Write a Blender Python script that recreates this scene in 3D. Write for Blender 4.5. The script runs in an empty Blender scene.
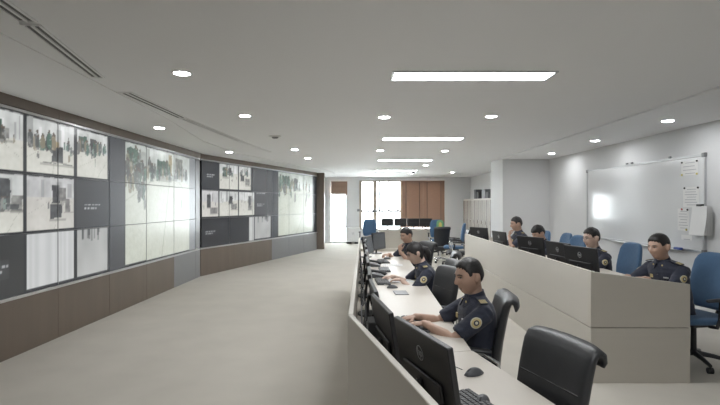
import bpy, bmesh, math, random
import numpy as np
from mathutils import Vector, Matrix

# ------------------------------------------------------------------ camera, world, exposure
scene = bpy.context.scene
COL = scene.collection
cam_data = bpy.data.cameras.new('camera')
cam_data.sensor_width = 36.0
cam_data.lens = 24.0
cam_data.shift_x = 5.0 / 720
cam_data.shift_y = 2.0 / 720
cam_data.clip_start = 0.05
cam = bpy.data.objects.new('camera', cam_data)
COL.objects.link(cam)
cam.location = (0, 0, 1.6)
cam.rotation_euler = (math.pi / 2, 0, 0)
scene.camera = cam

vs = scene.view_settings
vs.view_transform = 'Standard'
vs.look = 'None'
vs.exposure = 1.2
vs.gamma = 1.0
vs.use_curve_mapping = False

world = bpy.data.worlds.new('overcast_sky')
scene.world = world
world.use_nodes = True
bgn = world.node_tree.nodes['Background']
bgn.inputs[0].default_value = (0.93, 0.97, 1.0, 1)
bgn.inputs[1].default_value = 9.0

PANEL_POWER = 15.0       # radiance of the ceiling panels
DOWN_POWER = 70.0        # radiance of the downlights
SCREEN_POWER = 0.46

H_CEIL = 2.74
rng = random.Random(7)

# ------------------------------------------------------------------ materials
MATS = {}
def mat(name, color, rough=0.6, metal=0.0, vary=0.06, scale=8.0, bump=0.0, bump_scale=60.0, coat=0.0,
        spec=0.5, stretch=None, emit=None, emit_strength=0.0, sheen=0.0):
    if name in MATS:
        return MATS[name]
    m = bpy.data.materials.new(name)
    m.use_nodes = True
    nt = m.node_tree
    b = nt.nodes['Principled BSDF']
    b.inputs['Roughness'].default_value = rough
    b.inputs['Metallic'].default_value = metal
    b.inputs['Specular IOR Level'].default_value = spec
    b.inputs['Coat Weight'].default_value = coat
    b.inputs['Coat Roughness'].default_value = 0.15
    b.inputs['Sheen Weight'].default_value = sheen
    tc = nt.nodes.new('ShaderNodeTexCoord')
    src = tc.outputs['Object']
    if stretch:
        mp = nt.nodes.new('ShaderNodeMapping')
        mp.inputs['Scale'].default_value = stretch
        nt.links.new(src, mp.inputs['Vector'])
        src = mp.outputs['Vector']
    nz = nt.nodes.new('ShaderNodeTexNoise')
    nz.inputs['Scale'].default_value = scale
    nz.inputs['Detail'].default_value = 4.0
    nt.links.new(src, nz.inputs['Vector'])
    mx = nt.nodes.new('ShaderNodeMix')
    mx.data_type = 'RGBA'
    lo = [max(0, c * (1 - vary)) for c in color[:3]] + [1]
    hi = [min(1, c * (1 + vary)) for c in color[:3]] + [1]
    mx.inputs['A'].default_value = lo
    mx.inputs['B'].default_value = hi
    nt.links.new(nz.outputs['Fac'], mx.inputs['Factor'])
    nt.links.new(mx.outputs['Result'], b.inputs['Base Color'])
    if bump > 0:
        n2 = nt.nodes.new('ShaderNodeTexNoise')
        n2.inputs['Scale'].default_value = bump_scale
        n2.inputs['Detail'].default_value = 3.0
        nt.links.new(src, n2.inputs['Vector'])
        bp = nt.nodes.new('ShaderNodeBump')
        bp.inputs['Strength'].default_value = bump
        bp.inputs['Distance'].default_value = 0.01
        nt.links.new(n2.outputs['Fac'], bp.inputs['Height'])
        nt.links.new(bp.outputs['Normal'], b.inputs['Normal'])
    if emit:
        b.inputs['Emission Color'].default_value = (*emit, 1)
        b.inputs['Emission Strength'].default_value = emit_strength
    MATS[name] = m
    return m

def screen_material():
    m = bpy.data.materials.new('video_wall_picture')
    m.use_nodes = True
    nt = m.node_tree
    b = nt.nodes['Principled BSDF']
    b.inputs['Base Color'].default_value = (0.03, 0.032, 0.036, 1)
    b.inputs['Roughness'].default_value = 0.27
    b.inputs['Specular IOR Level'].default_value = 0.45
    at = nt.nodes.new('ShaderNodeAttribute')
    at.attribute_name = 'picture'
    nt.links.new(at.outputs['Color'], b.inputs['Emission Color'])
    b.inputs['Emission Strength'].default_value = SCREEN_POWER
    return m

def glass_material():
    m = bpy.data.materials.new('window_glass')
    m.use_nodes = True
    nt = m.node_tree
    for n in list(nt.nodes):
        nt.nodes.remove(n)
    out = nt.nodes.new('ShaderNodeOutputMaterial')
    tr = nt.nodes.new('ShaderNodeBsdfTransparent')
    gl = nt.nodes.new('ShaderNodeBsdfGlossy')
    gl.inputs['Roughness'].default_value = 0.03
    tr.inputs['Color'].default_value = (0.95, 0.97, 0.97, 1)
    fr = nt.nodes.new('ShaderNodeFresnel')
    fr.inputs['IOR'].default_value = 1.45
    mx = nt.nodes.new('ShaderNodeMixShader')
    nt.links.new(fr.outputs[0], mx.inputs[0])
    nt.links.new(tr.outputs[0], mx.inputs[1])
    nt.links.new(gl.outputs[0], mx.inputs[2])
    nt.links.new(mx.outputs[0], out.inputs['Surface'])
    return m

def emission(name, color, strength):
    if name in MATS:
        return MATS[name]
    m = bpy.data.materials.new(name)
    m.use_nodes = True
    nt = m.node_tree
    b = nt.nodes['Principled BSDF']
    b.inputs['Base Color'].default_value = (0.8, 0.8, 0.8, 1)
    b.inputs['Emission Color'].default_value = (*color, 1)
    b.inputs['Emission Strength'].default_value = strength
    MATS[name] = m
    return m

M_CEIL = mat('ceiling_paint', (0.875, 0.88, 0.885), 0.85, vary=0.015, scale=0.7, bump=0.03, bump_scale=25)
M_WALL = mat('white_wall_paint', (0.74, 0.745, 0.75), 0.75, vary=0.015, scale=1.2)
M_FLOOR = mat('beige_carpet', (0.57, 0.537, 0.478), 0.92, vary=0.10, scale=2.2, bump=0.35, bump_scale=180, spec=0.2, sheen=0.1)
M_BROWN = mat('brown_laminate', (0.170, 0.134, 0.106), 0.36, vary=0.18, scale=5, stretch=(1, 1, 0.12), spec=0.6)
M_BROWN2 = mat('brown_fascia', (0.195, 0.158, 0.132), 0.42, vary=0.2, scale=4, stretch=(1, 1, 0.3))
M_ALU = mat('brushed_aluminium', (0.62, 0.63, 0.64), 0.32, 0.9, vary=0.05, scale=40)
M_CREAM = mat('cream_laminate', (0.575, 0.54, 0.48), 0.42, vary=0.025, scale=3, stretch=(1, 1, 6))
M_DESK = mat('desk_laminate', (0.58, 0.535, 0.475), 0.38, vary=0.03, scale=4, stretch=(6, 1, 1))
M_LEATHER = mat('black_leather', (0.030, 0.031, 0.034), 0.40, vary=0.2, scale=14, bump=0.08, bump_scale=260)
M_BLACK = mat('black_plastic', (0.028, 0.029, 0.032), 0.45, vary=0.15, scale=30)
M_MONITOR = mat('monitor_shell', (0.022, 0.022, 0.024), 0.38, vary=0.12, scale=20)
M_DARKSCREEN = mat('desk_screen_glass', (0.03, 0.033, 0.038), 0.2, emit=(0.4, 0.45, 0.5), emit_strength=0.04)
M_BLUE = mat('blue_upholstery', (0.075, 0.155, 0.275), 0.85, vary=0.12, scale=25, bump=0.3, bump_scale=220, sheen=0.2)
M_CHROME = mat('polished_chrome', (0.75, 0.76, 0.77), 0.14, 1.0, vary=0.03)
M_NAVY = mat('navy_uniform_cloth', (0.027, 0.032, 0.054), 0.8, vary=0.2, scale=12, bump=0.3, bump_scale=90, sheen=0.15)
M_TROUSER = mat('navy_trouser_cloth', (0.016, 0.019, 0.034), 0.85, vary=0.2, scale=12, bump=0.2, bump_scale=90)
M_SKIN = mat('skin', (0.50, 0.325, 0.245), 0.5, vary=0.07, scale=18)
M_SKIN_PALE = mat('pale_skin', (0.60, 0.43, 0.35), 0.5, vary=0.06, scale=18)
M_HAIR = mat('black_hair', (0.016, 0.014, 0.014), 0.42, vary=0.35, scale=40, bump=0.35, bump_scale=200, stretch=(1, 0.25, 1))
M_EYE = mat('eye_white', (0.55, 0.52, 0.50), 0.25)
M_IRIS = mat('iris_dark', (0.015, 0.010, 0.008), 0.2)
M_LIP = mat('lip_skin', (0.36, 0.20, 0.16), 0.45)
M_GOLD = mat('gold_thread', (0.55, 0.45, 0.22), 0.5, vary=0.3, scale=80)
M_PATCH = mat('patch_cream', (0.60, 0.58, 0.48), 0.7, vary=0.2, scale=80)
M_PAPER = mat('white_paper', (0.80, 0.80, 0.79), 0.8, vary=0.02)
M_INK = mat('grey_ink', (0.42, 0.42, 0.45), 0.8)
M_DARKGREY = mat('dark_grey_plastic', (0.085, 0.088, 0.095), 0.45, vary=0.1)
M_GREY = mat('mid_grey_plastic', (0.25, 0.255, 0.265), 0.45, vary=0.08)
M_BOARD = mat('whiteboard_enamel', (0.74, 0.75, 0.755), 0.12, vary=0.02, scale=2, spec=0.6)
M_BLIND = mat('brown_blind', (0.28, 0.185, 0.135), 0.6, vary=0.14, scale=6, stretch=(1, 1, 12))
M_WINFRAME = mat('window_frame_beige', (0.52, 0.44, 0.37), 0.5, vary=0.05)
M_WHITEFRAME = mat('white_frame', (0.75, 0.75, 0.74), 0.5, vary=0.02)
M_LOCKER = mat('locker_beige', (0.56, 0.53, 0.48), 0.45, vary=0.04)
M_LOCKER2 = mat('locker_brown_edge', (0.16, 0.13, 0.11), 0.5, vary=0.1)
M_SCREEN = screen_material()
M_GLASS = glass_material()
M_PANEL = emission('panel_diffuser', (0.96, 0.985, 1.0), PANEL_POWER)
M_DOWN = emission('downlight_lens', (0.97, 0.985, 1.0), DOWN_POWER)
M_RUBBER = mat('shoe_black', (0.02, 0.02, 0.022), 0.35)
M_BLUEPLASTIC = mat('blue_plastic', (0.05, 0.09, 0.30), 0.4)
M_GREEN = mat('green_cloth', (0.20, 0.42, 0.22), 0.8)
M_YELLOW = mat('yellow_plastic', (0.65, 0.55, 0.16), 0.6)
M_RED = mat('red_plastic', (0.45, 0.07, 0.07), 0.5)
M_HP = mat('logo_silver', (0.55, 0.56, 0.58), 0.3, 0.6)

# ------------------------------------------------------------------ mesh helpers
class MB:
    """collects plain geometry in python lists; build() links it as one mesh object"""
    def __init__(self):
        self.v = []; self.f = []; self.mi = []
    def add(self, verts, faces, m=0):
        o = len(self.v)
        self.v.extend([tuple(p) for p in verts])
        for fc in faces:
            self.f.append([i + o for i in fc]); self.mi.append(m)
        return self
    def box(self, c, s, rot=None, m=0):
        hx, hy, hz = s[0] / 2, s[1] / 2, s[2] / 2
        vs_ = [Vector((x, y, z)) for x in (-hx, hx) for y in (-hy, hy) for z in (-hz, hz)]
        if rot is not None:
            R = rot if isinstance(rot, Matrix) else Matrix.Rotation(rot, 3, 'Z')
            vs_ = [R @ p for p in vs_]
        c = Vector(c)
        return self.add([p + c for p in vs_], [(0, 1, 3, 2), (4, 6, 7, 5), (0, 4, 5, 1), (2, 3, 7, 6), (0, 2, 6, 4), (1, 5, 7, 3)], m)
    def prism(self, poly, z0, z1, m=0):
        n = len(poly)
        area = sum(poly[i][0] * poly[(i + 1) % n][1] - poly[(i + 1) % n][0] * poly[i][1] for i in range(n))
        if area < 0:
            poly = poly[::-1]
        vs_ = [(x, y, z0) for x, y in poly] + [(x, y, z1) for x, y in poly]
        fs = [tuple(range(n))[::-1], tuple(range(n, 2 * n))]
        fs += [(i, (i + 1) % n, n + (i + 1) % n, n + i) for i in range(n)]
        return self.add(vs_, fs, m)
    def rings(self, rings, m=0, cap=True):
        n = len(rings[0]); vs_ = [p for r in rings for p in r]; fs = []
        for k in range(len(rings) - 1):
            for i in range(n):
                j = (i + 1) % n
                fs.append((k * n + i, k * n + j, (k + 1) * n + j, (k + 1) * n + i))
        if cap:
            fs.append(tuple(range(n))[::-1]); b = (len(rings) - 1) * n
            fs.append(tuple(range(b, b + n)))
        return self.add(vs_, fs, m)
    def tube(self, pts, radii, n=10, m=0, round_ends=False, squash=1.0, up=None):
        pts = [Vector(p) for p in pts]
        if not hasattr(radii, '__len__'):
            radii = [radii] * len(pts)
        radii = list(radii)
        if round_ends:
            d0 = (pts[0] - pts[1]).normalized(); d1 = (pts[-1] - pts[-2]).normalized()
            a = []; ar = []
            for t in (0.97, 0.75, 0.4):
                a.append(pts[0] + d0 * radii[0] * t); ar.append(radii[0] * math.sqrt(1 - t * t))
            e = []; er = []
            for t in (0.4, 0.75, 0.97):
                e.append(pts[-1] + d1 * radii[-1] * t); er.append(radii[-1] * math.sqrt(1 - t * t))
            pts = a + pts + e; radii = ar + radii + er
        rings = []
        prev = None
        for i, p in enumerate(pts):
            if i == 0: t = pts[1] - pts[0]
            elif i == len(pts) - 1: t = pts[-1] - pts[-2]
            else: t = (pts[i + 1] - pts[i]).normalized() + (pts[i] - pts[i - 1]).normalized()
            t = t.normalized() if t.length > 1e-9 else Vector((0, 0, 1))
            if prev is None:
                ref = Vector(up) if up is not None else (Vector((0, 0, 1)) if abs(t.z) < 0.9 else Vector((0, 1, 0)))
                a = (ref - t * ref.dot(t)).normalized()
            else:
                a = (prev - t * prev.dot(t)).normalized()
            prev = a
            b = t.cross(a)
            rings.append([p + (a * math.cos(q) * squash + b * math.sin(q)) * radii[i] for q in [2 * math.pi * k / n for k in range(n)]])
        return self.rings(rings, m)
    def ell(self, c, r, R=None, nu=20, nv=12, m=0):
        c = Vector(c); vs_ = []
        for j in range(1, nv):
            v = -math.pi / 2 + math.pi * j / nv
            for i in range(nu):
                u = 2 * math.pi * i / nu
                p = Vector((r[0] * math.cos(v) * math.cos(u), r[1] * math.cos(v) * math.sin(u), r[2] * math.sin(v)))
                vs_.append(c + (R @ p if R is not None else p))
        lo = Vector((0, 0, -r[2])); hi = Vector((0, 0, r[2]))
        vs_.append(c + (R @ lo if R is not None else lo)); vs_.append(c + (R @ hi if R is not None else hi))
        fs = []
        for j in range(nv - 2):
            for i in range(nu):
                k = (i + 1) % nu
                fs.append((j * nu + i, j * nu + k, (j + 1) * nu + k, (j + 1) * nu + i))
        a = len(vs_) - 2; b = a + 1; t = (nv - 2) * nu
        for i in range(nu):
            k = (i + 1) % nu
            fs.append((a, k, i)); fs.append((b, t + i, t + k))
        return self.add(vs_, fs, m)
    def lathe(self, prof, n=24, c=(0, 0, 0), m=0):
        rings = [[(c[0] + r * math.cos(2 * math.pi * k / n), c[1] + r * math.sin(2 * math.pi * k / n), c[2] + z) for k in range(n)] for r, z in prof]
        return self.rings(rings, m)
    def mesh(self, name='m'):
        me = bpy.data.meshes.new(name)
        me.from_pydata(self.v, [], self.f)
        me.update()
        return me
    def build(self, name, mats, parent=None, bevel=0.0, smooth=True, angle=40, segs=2, loc=None, rot=None):
        me = self.mesh(name)
        return link_mesh(name, me, mats, parent, bevel, smooth, angle, segs, self.mi, loc, rot)

def link_mesh(name, me, mats, parent=None, bevel=0.0, smooth=True, angle=40, segs=2, mi=None, loc=None, rot=None):
    if not isinstance(mats, (list, tuple)):
        mats = [mats]
    for m_ in mats:
        me.materials.append(m_)
    if mi is not None and len(mats) > 1:
        me.polygons.foreach_set('material_index', mi)
    if smooth:
        me.polygons.foreach_set('use_smooth', [True] * len(me.polygons))
        me.set_sharp_from_angle(angle=math.radians(angle))
    o = bpy.data.objects.new(name, me)
    COL.objects.link(o)
    if parent is not None:
        o.parent = parent
    if loc is not None: o.location = loc
    if rot is not None: o.rotation_euler = rot
    if bevel > 0:
        bv = o.modifiers.new('bevel', 'BEVEL')
        bv.width = bevel; bv.segments = segs; bv.limit_method = 'ANGLE'; bv.angle_limit = math.radians(35)
    return o

def tag(o, label=None, cat=None, group=None, kind=None):
    if label: o['label'] = label
    if cat: o['category'] = cat
    if group: o['group'] = group
    if kind: o['kind'] = kind
    return o

def thing(name, label, cat, loc=(0, 0, 0), rotz=0.0, group=None):
    o = bpy.data.objects.new(name, None)
    COL.objects.link(o)
    o.empty_display_size = 0.1
    o.location = loc
    o.rotation_euler = (0, 0, rotz)
    return tag(o, label, cat, group)

def copy_tree(o, parent=None):
    c = o.copy(); COL.objects.link(c)
    c.parent = parent
    for ch in o.children:
        copy_tree(ch, c)
    return c

def dup(root, loc, rotz, label, group=None):
    kids = list(root.children)
    c = root.copy(); COL.objects.link(c)
    for ch in kids:
        copy_tree(ch, c)
    c.location = loc; c.rotation_euler = (0, 0, rotz)
    c['label'] = label
    if group: c['group'] = group
    return c

def text_mesh(s, size, extrude=0.0006):
    cu = bpy.data.curves.new('lettering', 'FONT')
    cu.body = s; cu.size = size; cu.extrude = extrude
    cu.align_x = 'CENTER'; cu.align_y = 'CENTER'
    cu.resolution_u = 3
    o = bpy.data.objects.new('lettering', cu); COL.objects.link(o)
    dg = bpy.context.evaluated_depsgraph_get()
    me = bpy.data.meshes.new_from_object(o.evaluated_get(dg))
    bpy.data.objects.remove(o); bpy.data.curves.remove(cu)
    return me

# ------------------------------------------------------------------ the room
Y_FAR = 20.0
WALL_A = ((-3.80, -3.0), (-3.44, 10.67))          # line of the first screen bank (with its slope)
W1a = Vector((-3.59 - 0.0258 * 7.86, -3.0)); W1b = Vector((-3.44, 10.67))
W2a = Vector((-3.44, 10.67)); W2b = Vector((-1.32, 17.10))
X_RIGHT = 4.80

tag(MB().prism([(-5.2, -3.3), (5.1, -3.3), (5.1, 20.3), (-5.2, 20.3)], -0.2, 0.0).build('floor', M_FLOOR),
    'beige carpet floor of the control room', 'floor', kind='structure')

ceil = MB().prism([(-5.2, -3.3), (5.1, -3.3), (5.1, 20.3), (-5.2, 20.3)], H_CEIL, H_CEIL + 0.2).build('ceiling', M_CEIL)
tag(ceil, 'flat pale grey plaster ceiling', 'ceiling', kind='structure')
MB().prism([(3.42, -3), (3.60, 11.85), (4.8, 11.85), (4.8, -3)], H_CEIL - 0.022, H_CEIL + 0.01).build('ceiling_border', M_CEIL, ceil, smooth=False)
MB().prism([(-3.75, -3), (-2.22, -3), (-2.34, 3.1), (-2.47, 6.2), (-2.72, 8.6), (-2.62, 10.6), (-0.75, 16.9), (-0.75, 19.9), (-3.4, 19.9), (-3.4, 10.6)],
           H_CEIL - 0.012, H_CEIL + 0.01).build('ceiling_border', M_CEIL, ceil, smooth=False)

# right wall, pillar, front (behind camera)
tag(MB().box((X_RIGHT + 0.1, 8.5, 1.37), (0.2, 23.4, 2.9)).build('wall_right', M_WALL), 'white painted wall carrying the whiteboard', 'wall', kind='structure')
tag(MB().prism([(3.65, 11.85), (4.81, 11.85), (4.81, 12.9), (3.65, 12.9)], 0, H_CEIL).build('wall_pillar', M_WALL, bevel=0.006), 'broad white pillar beside the lockers', 'pillar', kind='structure')
tag(MB().box((0, -3.1, 1.37), (10.2, 0.2, 2.9)).build('wall_front', M_WALL), 'plain white wall facing the window wall', 'wall', kind='structure')

# far wall with three openings: glazed door, wide window
def far_wall():
    mb = MB()
    y0, y1 = Y_FAR, Y_FAR + 0.22
    def seg(xa, xb, za, zb):
        mb.box(((xa + xb) / 2, (y0 + y1) / 2, (za + zb) / 2), (xb - xa, y1 - y0, zb - za))
    seg(-4.5, -1.06, 0, 2.75); seg(-0.34, 0.18, 0, 2.75); seg(3.74, 5.0, 0, 2.75)
    seg(-1.06, -0.34, 2.60, 2.75); seg(0.18, 3.74, 2.60, 2.75); seg(0.18, 3.74, 0, 0.55)
    return mb.build('wall_back', M_WALL, smooth=False)
tag(far_wall(), 'white end wall pierced by a door and a wide window', 'wall', kind='structure')

# glazed door at the far end
d = thing('door_1', 'tall glazed door in white frame beside the brown column', 'door', (-0.70, Y_FAR + 0.1, 0))
d['kind'] = 'structure'
for x in (-0.335, 0.335):
    MB().box((x, 0, 1.30), (0.05, 0.10, 2.6)).build('door_post', M_WHITEFRAME, d, bevel=0.004)
MB().box((0, 0, 2.575), (0.62, 0.10, 0.05)).build('door_head', M_WHITEFRAME, d, bevel=0.004)
MB().box((0, 0, 0.03), (0.62, 0.08, 0.06)).build('door_sill', M_WHITEFRAME, d, bevel=0.004)
MB().box((0, 0, 0.68), (0.62, 0.06, 0.05)).build('cross_rail', M_GREY, d, bevel=0.003)
MB().box((0, 0, 1.31), (0.616, 0.008, 2.48)).build('pane', M_GLASS, d, smooth=False)
MB().tube([(0.27, -0.07, 1.0), (0.27, -0.07, 1.2)], 0.012, 8).build('handle', M_GREY, d)

# wide window
w = thing('window_1', 'wide bright window beside the brown blinds', 'window', (0, Y_FAR + 0.1, 0))
w['kind'] = 'structure'
for x, wd in ((0.235, 0.13), (0.83, 0.16), (1.93, 0.09), (2.82, 0.06), (3.69, 0.09)):
    MB().box((x, 0, 1.575), (wd, 0.09, 2.05)).build('mullion', M_WINFRAME, w, bevel=0.004)
for x in (1.02, 1.42, 1.80):
    MB().box((x, 0.0, 1.93), (0.07, 0.04, 1.24)).build('glazing_bar', M_GREY, w)
MB().box((1.96, 0, 2.575), (3.36, 0.085, 0.05)).build('window_head', M_WINFRAME, w, bevel=0.004)
MB().box((1.96, 0, 0.575), (3.36, 0.085, 0.05)).build('window_sill', M_WINFRAME, w, bevel=0.004)
MB().box((1.08, -0.005, 1.325), (1.62, 0.085, 0.09)).build('transom', M_GREY, w, bevel=0.004)
for x0, x1 in ((0.29, 0.77), (0.89, 1.885), (1.975, 2.79), (2.85, 3.645)):
    MB().box(((x0 + x1) / 2, 0.02, 1.575), (x1 - x0, 0.008, 1.95)).build('pane', M_GLASS, w, smooth=False)
MB().box((0.15, -0.13, 1.36), (0.12, 0.05, 0.10)).build('latch_box', M_GREY, w, bevel=0.004)
MB().box((0.83, -0.06, 1.36), (0.10, 0.04, 0.10)).build('latch_box', M_GREY, w, bevel=0.004)

# ------------------------------------------------------------------ blinds
def slat_blind(x0, x1, ztop, zbot, label, pitch=0.05):
    t = thing('window_blind', label, 'blind', ((x0 + x1) / 2, Y_FAR - 0.06, 0))
    wd = x1 - x0
    MB().box((0, 0, ztop - 0.025), (wd, 0.06, 0.05)).build('headrail', M_BLIND, t, bevel=0.004)
    mb = MB(); z = ztop - 0.07
    R = Matrix.Rotation(math.radians(66), 3, 'X')
    while z > zbot + 0.03:
        mb.box((0, 0, z), (wd, 0.052, 0.003), R); z -= pitch * 0.92
    s_ = mb.build('slats', M_BLIND, t, smooth=False); s_['kind'] = 'stuff'
    MB().box((0, 0, zbot + 0.012), (wd, 0.05, 0.024)).build('bottom_rail', M_BLIND, t, bevel=0.003)
    for q in (-0.32, 0.32):
        MB().box((wd * q, -0.035, (ztop + zbot) / 2), (0.022, 0.004, ztop - zbot - 0.08)).build('ladder_tape', M_LOCKER2, t)
    return t
slat_blind(1.96, 2.828, 2.585, 0.62, 'closed brown slat blind directly beside the bright window panes')
slat_blind(2.832, 3.72, 2.585, 0.62, 'closed brown slat blind next to the grey end wall')
rb = thing('window_blind', 'short brown blind pulled up at the top of glazed door', 'blind', (-0.66, Y_FAR - 0.06, 0))
for k in range(5):
    MB().box((0, -0.008 * (k % 2), 2.56 - 0.105 * k - 0.055), (0.68, 0.02, 0.112)).build('fold', M_BLIND, rb, bevel=0.006)
MB().box((0, -0.005, 2.01), (0.64, 0.03, 0.03)).build('bottom_rail', M_BLIND, rb, bevel=0.004)

# ------------------------------------------------------------------ video wall
Z0, Z1 = 0.63, 2.59
ROW = (Z1 - Z0) / 3
RES = 80
nrng = np.random.default_rng(11)

def smooth_noise(h, w_, k):
    g = nrng.random((max(2, h // k + 2), max(2, w_ // k + 2)))
    ys = np.linspace(0, g.shape[0] - 1.001, h); xs = np.linspace(0, g.shape[1] - 1.001, w_)
    y0 = ys.astype(int); x0 = xs.astype(int); fy = (ys - y0)[:, None]; fx = (xs - x0)[None, :]
    return (g[y0][:, x0] * (1 - fy) * (1 - fx) + g[y0 + 1][:, x0] * fy * (1 - fx) + g[y0][:, x0 + 1] * (1 - fy) * fx + g[y0 + 1][:, x0 + 1] * fy * fx)

class Canvas:
    def __init__(self, s0, s1):
        self.s0 = s0; self.s1 = s1
        self.W = int((s1 - s0) * RES); self.H = int((Z1 - Z0) * RES)
        self.a = np.zeros((self.H, self.W, 3)) + np.array([0.022, 0.023, 0.026])
    def reg(self, sa, sb, ra, rb):
        """row units from the top: 0..3"""
        x0 = int(np.clip((sa - self.s0) * RES, 0, self.W)); x1 = int(np.clip((sb - self.s0) * RES, 0, self.W))
        y0 = int(ra / 3 * self.H); y1 = int(rb / 3 * self.H)
        return slice(y0, y1), slice(x0, x1)
    def fill(self, sa, sb, ra, rb, c):
        r = self.reg(sa, sb, ra, rb); c = np.array(c); self.a[r] = c * (0.6 if c.max() < 0.12 else 1.0)
    def text(self, sa, sb, ra, n=2, c=(0.42, 0.43, 0.45), size=0.05):
        for k in range(n):
            y = ra + k * size * 1.5
            x = sa; e = sb - (0.25 * (sb - sa) * (k % 2))
            while x < e:
                ww = 0.04 + 0.05 * nrng.random()
                self.fill(x, min(x + ww, e), y, y + size * 0.75, np.array(c) * (0.55 + 0.45 * nrng.random()))
                x += ww + 0.02
    def feed(self, sa, sb, ra, rb, kind, tint=(1, 1, 1), hor=0.42, boxes=(), figures=(), n=6):
        """a camera picture: back wall, pale floor with joints, dark furniture (boxes) and clusters of figures"""
        m = 0.012
        r = self.reg(sa + m, sb - m, ra + 0.03, rb - 0.03)
        sub = self.a[r]; h, w_ = sub.shape[:2]
        if h < 3 or w_ < 3: return
        yy, xx = np.mgrid[0:h, 0:w_]; yy = yy / h; xx = xx / w_
        tint = np.array(tint)
        fine = smooth_noise(h, w_, 3)
        if kind == 'stripes':
            b = 0.50 + 0.035 * np.sin(xx * 44 + 3 * np.sin(xx * 9)) + 0.05 * smooth_noise(h, w_, 10) * 0.6
            sub[:] = b[..., None] * np.array([0.98, 1.0, 1.0])
        elif kind == 'grey':
            b = 0.30 + 0.10 * smooth_noise(h, w_, 18) + 0.04 * yy
            for q in range(10):
                cx = nrng.random(); b -= 0.2 * np.exp(-((xx - cx) / 0.025) ** 2) * (yy < 0.08 + 0.2 * nrng.random())
            sub[:] = np.maximum(b, 0.07)[..., None] * np.array([0.98, 1.0, 0.98])
        else:
            floor_ = 0.46 + 0.07 * smooth_noise(h, w_, 22) + 0.07 * yy
            wall_ = 0.42 + 0.20 * smooth_noise(h, w_, 9)
            slope = 0.25 * (nrng.random() - 0.5)
            hz = hor + slope * (xx - 0.5) + 0.03 * (smooth_noise(h, w_, 14) - 0.5)
            up = (yy < hz)[..., None]
            col = np.where(up, wall_[..., None] * np.array([0.97, 1.0, 0.98]), floor_[..., None] * np.array([1.0, 1.0, 0.91]))
            for q in range(7):       # bays, doors, signs on the back wall
                cx = nrng.random(); ww = 0.015 + 0.05 * nrng.random(); y0 = 0.4 * nrng.random() * hor
                msk = (abs(xx - cx) < ww) & (yy < hz - 0.02) & (yy > y0)
                col[msk] *= 0.55 + 0.75 * nrng.random()
            vx = nrng.random() * 1.4 - 0.2      # floor joints
            for q in np.linspace(-2, 3, 5):
                d_ = abs((xx - vx) - (q - vx) * (yy - hz + 0.1) * 1.2)
                col[(d_ < 0.007) & (yy > hz)] *= 0.75
            def figure(cx, base, hh):
                ww = hh * (0.15 + 0.13 * nrng.random()) * h / w_
                rag = 0.7 + 0.6 * smooth_noise(h, w_, 4)
                dark = np.array([0.07, 0.075, 0.075]) * (0.5 + 1.3 * nrng.random())
                if nrng.random() < 0.3: dark = np.array([0.06, 0.12, 0.095])
                if nrng.random() < 0.15: dark = np.array([0.20, 0.17, 0.12])
                e = ((xx - cx) / ww) ** 2 + ((yy - (base - hh / 2)) / (hh / 2)) ** 4
                msk = e < rag
                col[msk] = (col[msk] * 0.18 + dark * 0.9)
                col[(e < rag) & (fine > 0.72)] += 0.10
                hd = ((xx - cx) / (ww * 0.5)) ** 2 + ((yy - (base - hh * 1.08)) / (hh * 0.1)) ** 2 < 1
                col[hd] = (0.11, 0.085, 0.07)
            for (x0, y0, x1, y1, d_) in boxes:
                rag = 0.025 * (smooth_noise(h, w_, 5) - 0.5)
                msk = (xx > x0 + rag) & (xx < x1 + rag) & (yy > y0 + rag) & (yy < y1 + rag)
                col[msk] = np.array(d_) * (0.6 + 0.8 * fine[..., None])[msk]
                sh_ = (xx > x0 - 0.02) & (xx < x1 + 0.10) & (yy > y1) & (yy < y1 + 0.05)
                col[sh_] *= 0.65
            for (cx, cy, rx, ry, k, hh) in figures:       # cluster of standing figures
                for q in range(k):
                    figure(cx + rx * (nrng.random() * 2 - 1), cy + ry * (nrng.random() * 2 - 1), hh * (0.75 + 0.5 * nrng.random()))
            for q in range(n):
                figure(nrng.random(), hor + 0.04 + 0.3 * nrng.random() ** 2, 0.07 + 0.08 * nrng.random())
            col *= (0.93 + 0.14 * fine)[..., None]
            sub[:] = np.clip(col, 0.03, 0.66) * tint
        # caption strip along the top edge
        k = max(1, int(0.02 * RES))
        seg = smooth_noise(1, w_, 5)[0]
        sub[:k] = np.where(seg[None, :, None] > 0.5, 0.30, 0.09)

DG, DN, GR, BG = (0.055, 0.10, 0.08), (0.065, 0.068, 0.07), (0.20, 0.20, 0.19), (0.32, 0.26, 0.16)
C1 = Canvas(3.4636, 10.39)
C1.feed(3.5, 4.5, 0, 1, 'hall', hor=0.4, n=12); C1.feed(3.5, 4.5, 1, 2, 'hall', boxes=((0.2, 0.2, 0.5, 0.6, DN),)); C1.feed(3.5, 4.5, 2, 3, 'grey')
C1.feed(4.5, 5.21, 0, 1, 'hall', hor=0.44, boxes=((0.30, 0.18, 0.56, 0.52, DG), (0.58, 0.30, 0.70, 0.50, GR)), figures=((0.45, 0.55, 0.15, 0.05, 7, 0.22),), n=4)
C1.feed(4.5, 5.21, 1, 2, 'hall', hor=0.48, boxes=((0.30, 0.10, 0.72, 0.50, DN), (0.74, 0.36, 0.98, 0.62, GR), (0.50, 0.52, 0.9, 0.60, DN)), figures=((0.5, 0.62, 0.2, 0.05, 5, 0.2),), n=2)
C1.fill(4.5, 5.21, 2.02, 3, (0.052, 0.054, 0.055)); C1.fill(4.55, 5.0, 2.42, 2.72, (0.075, 0.078, 0.08)); C1.text(4.65, 4.98, 2.49, 2)
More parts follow.
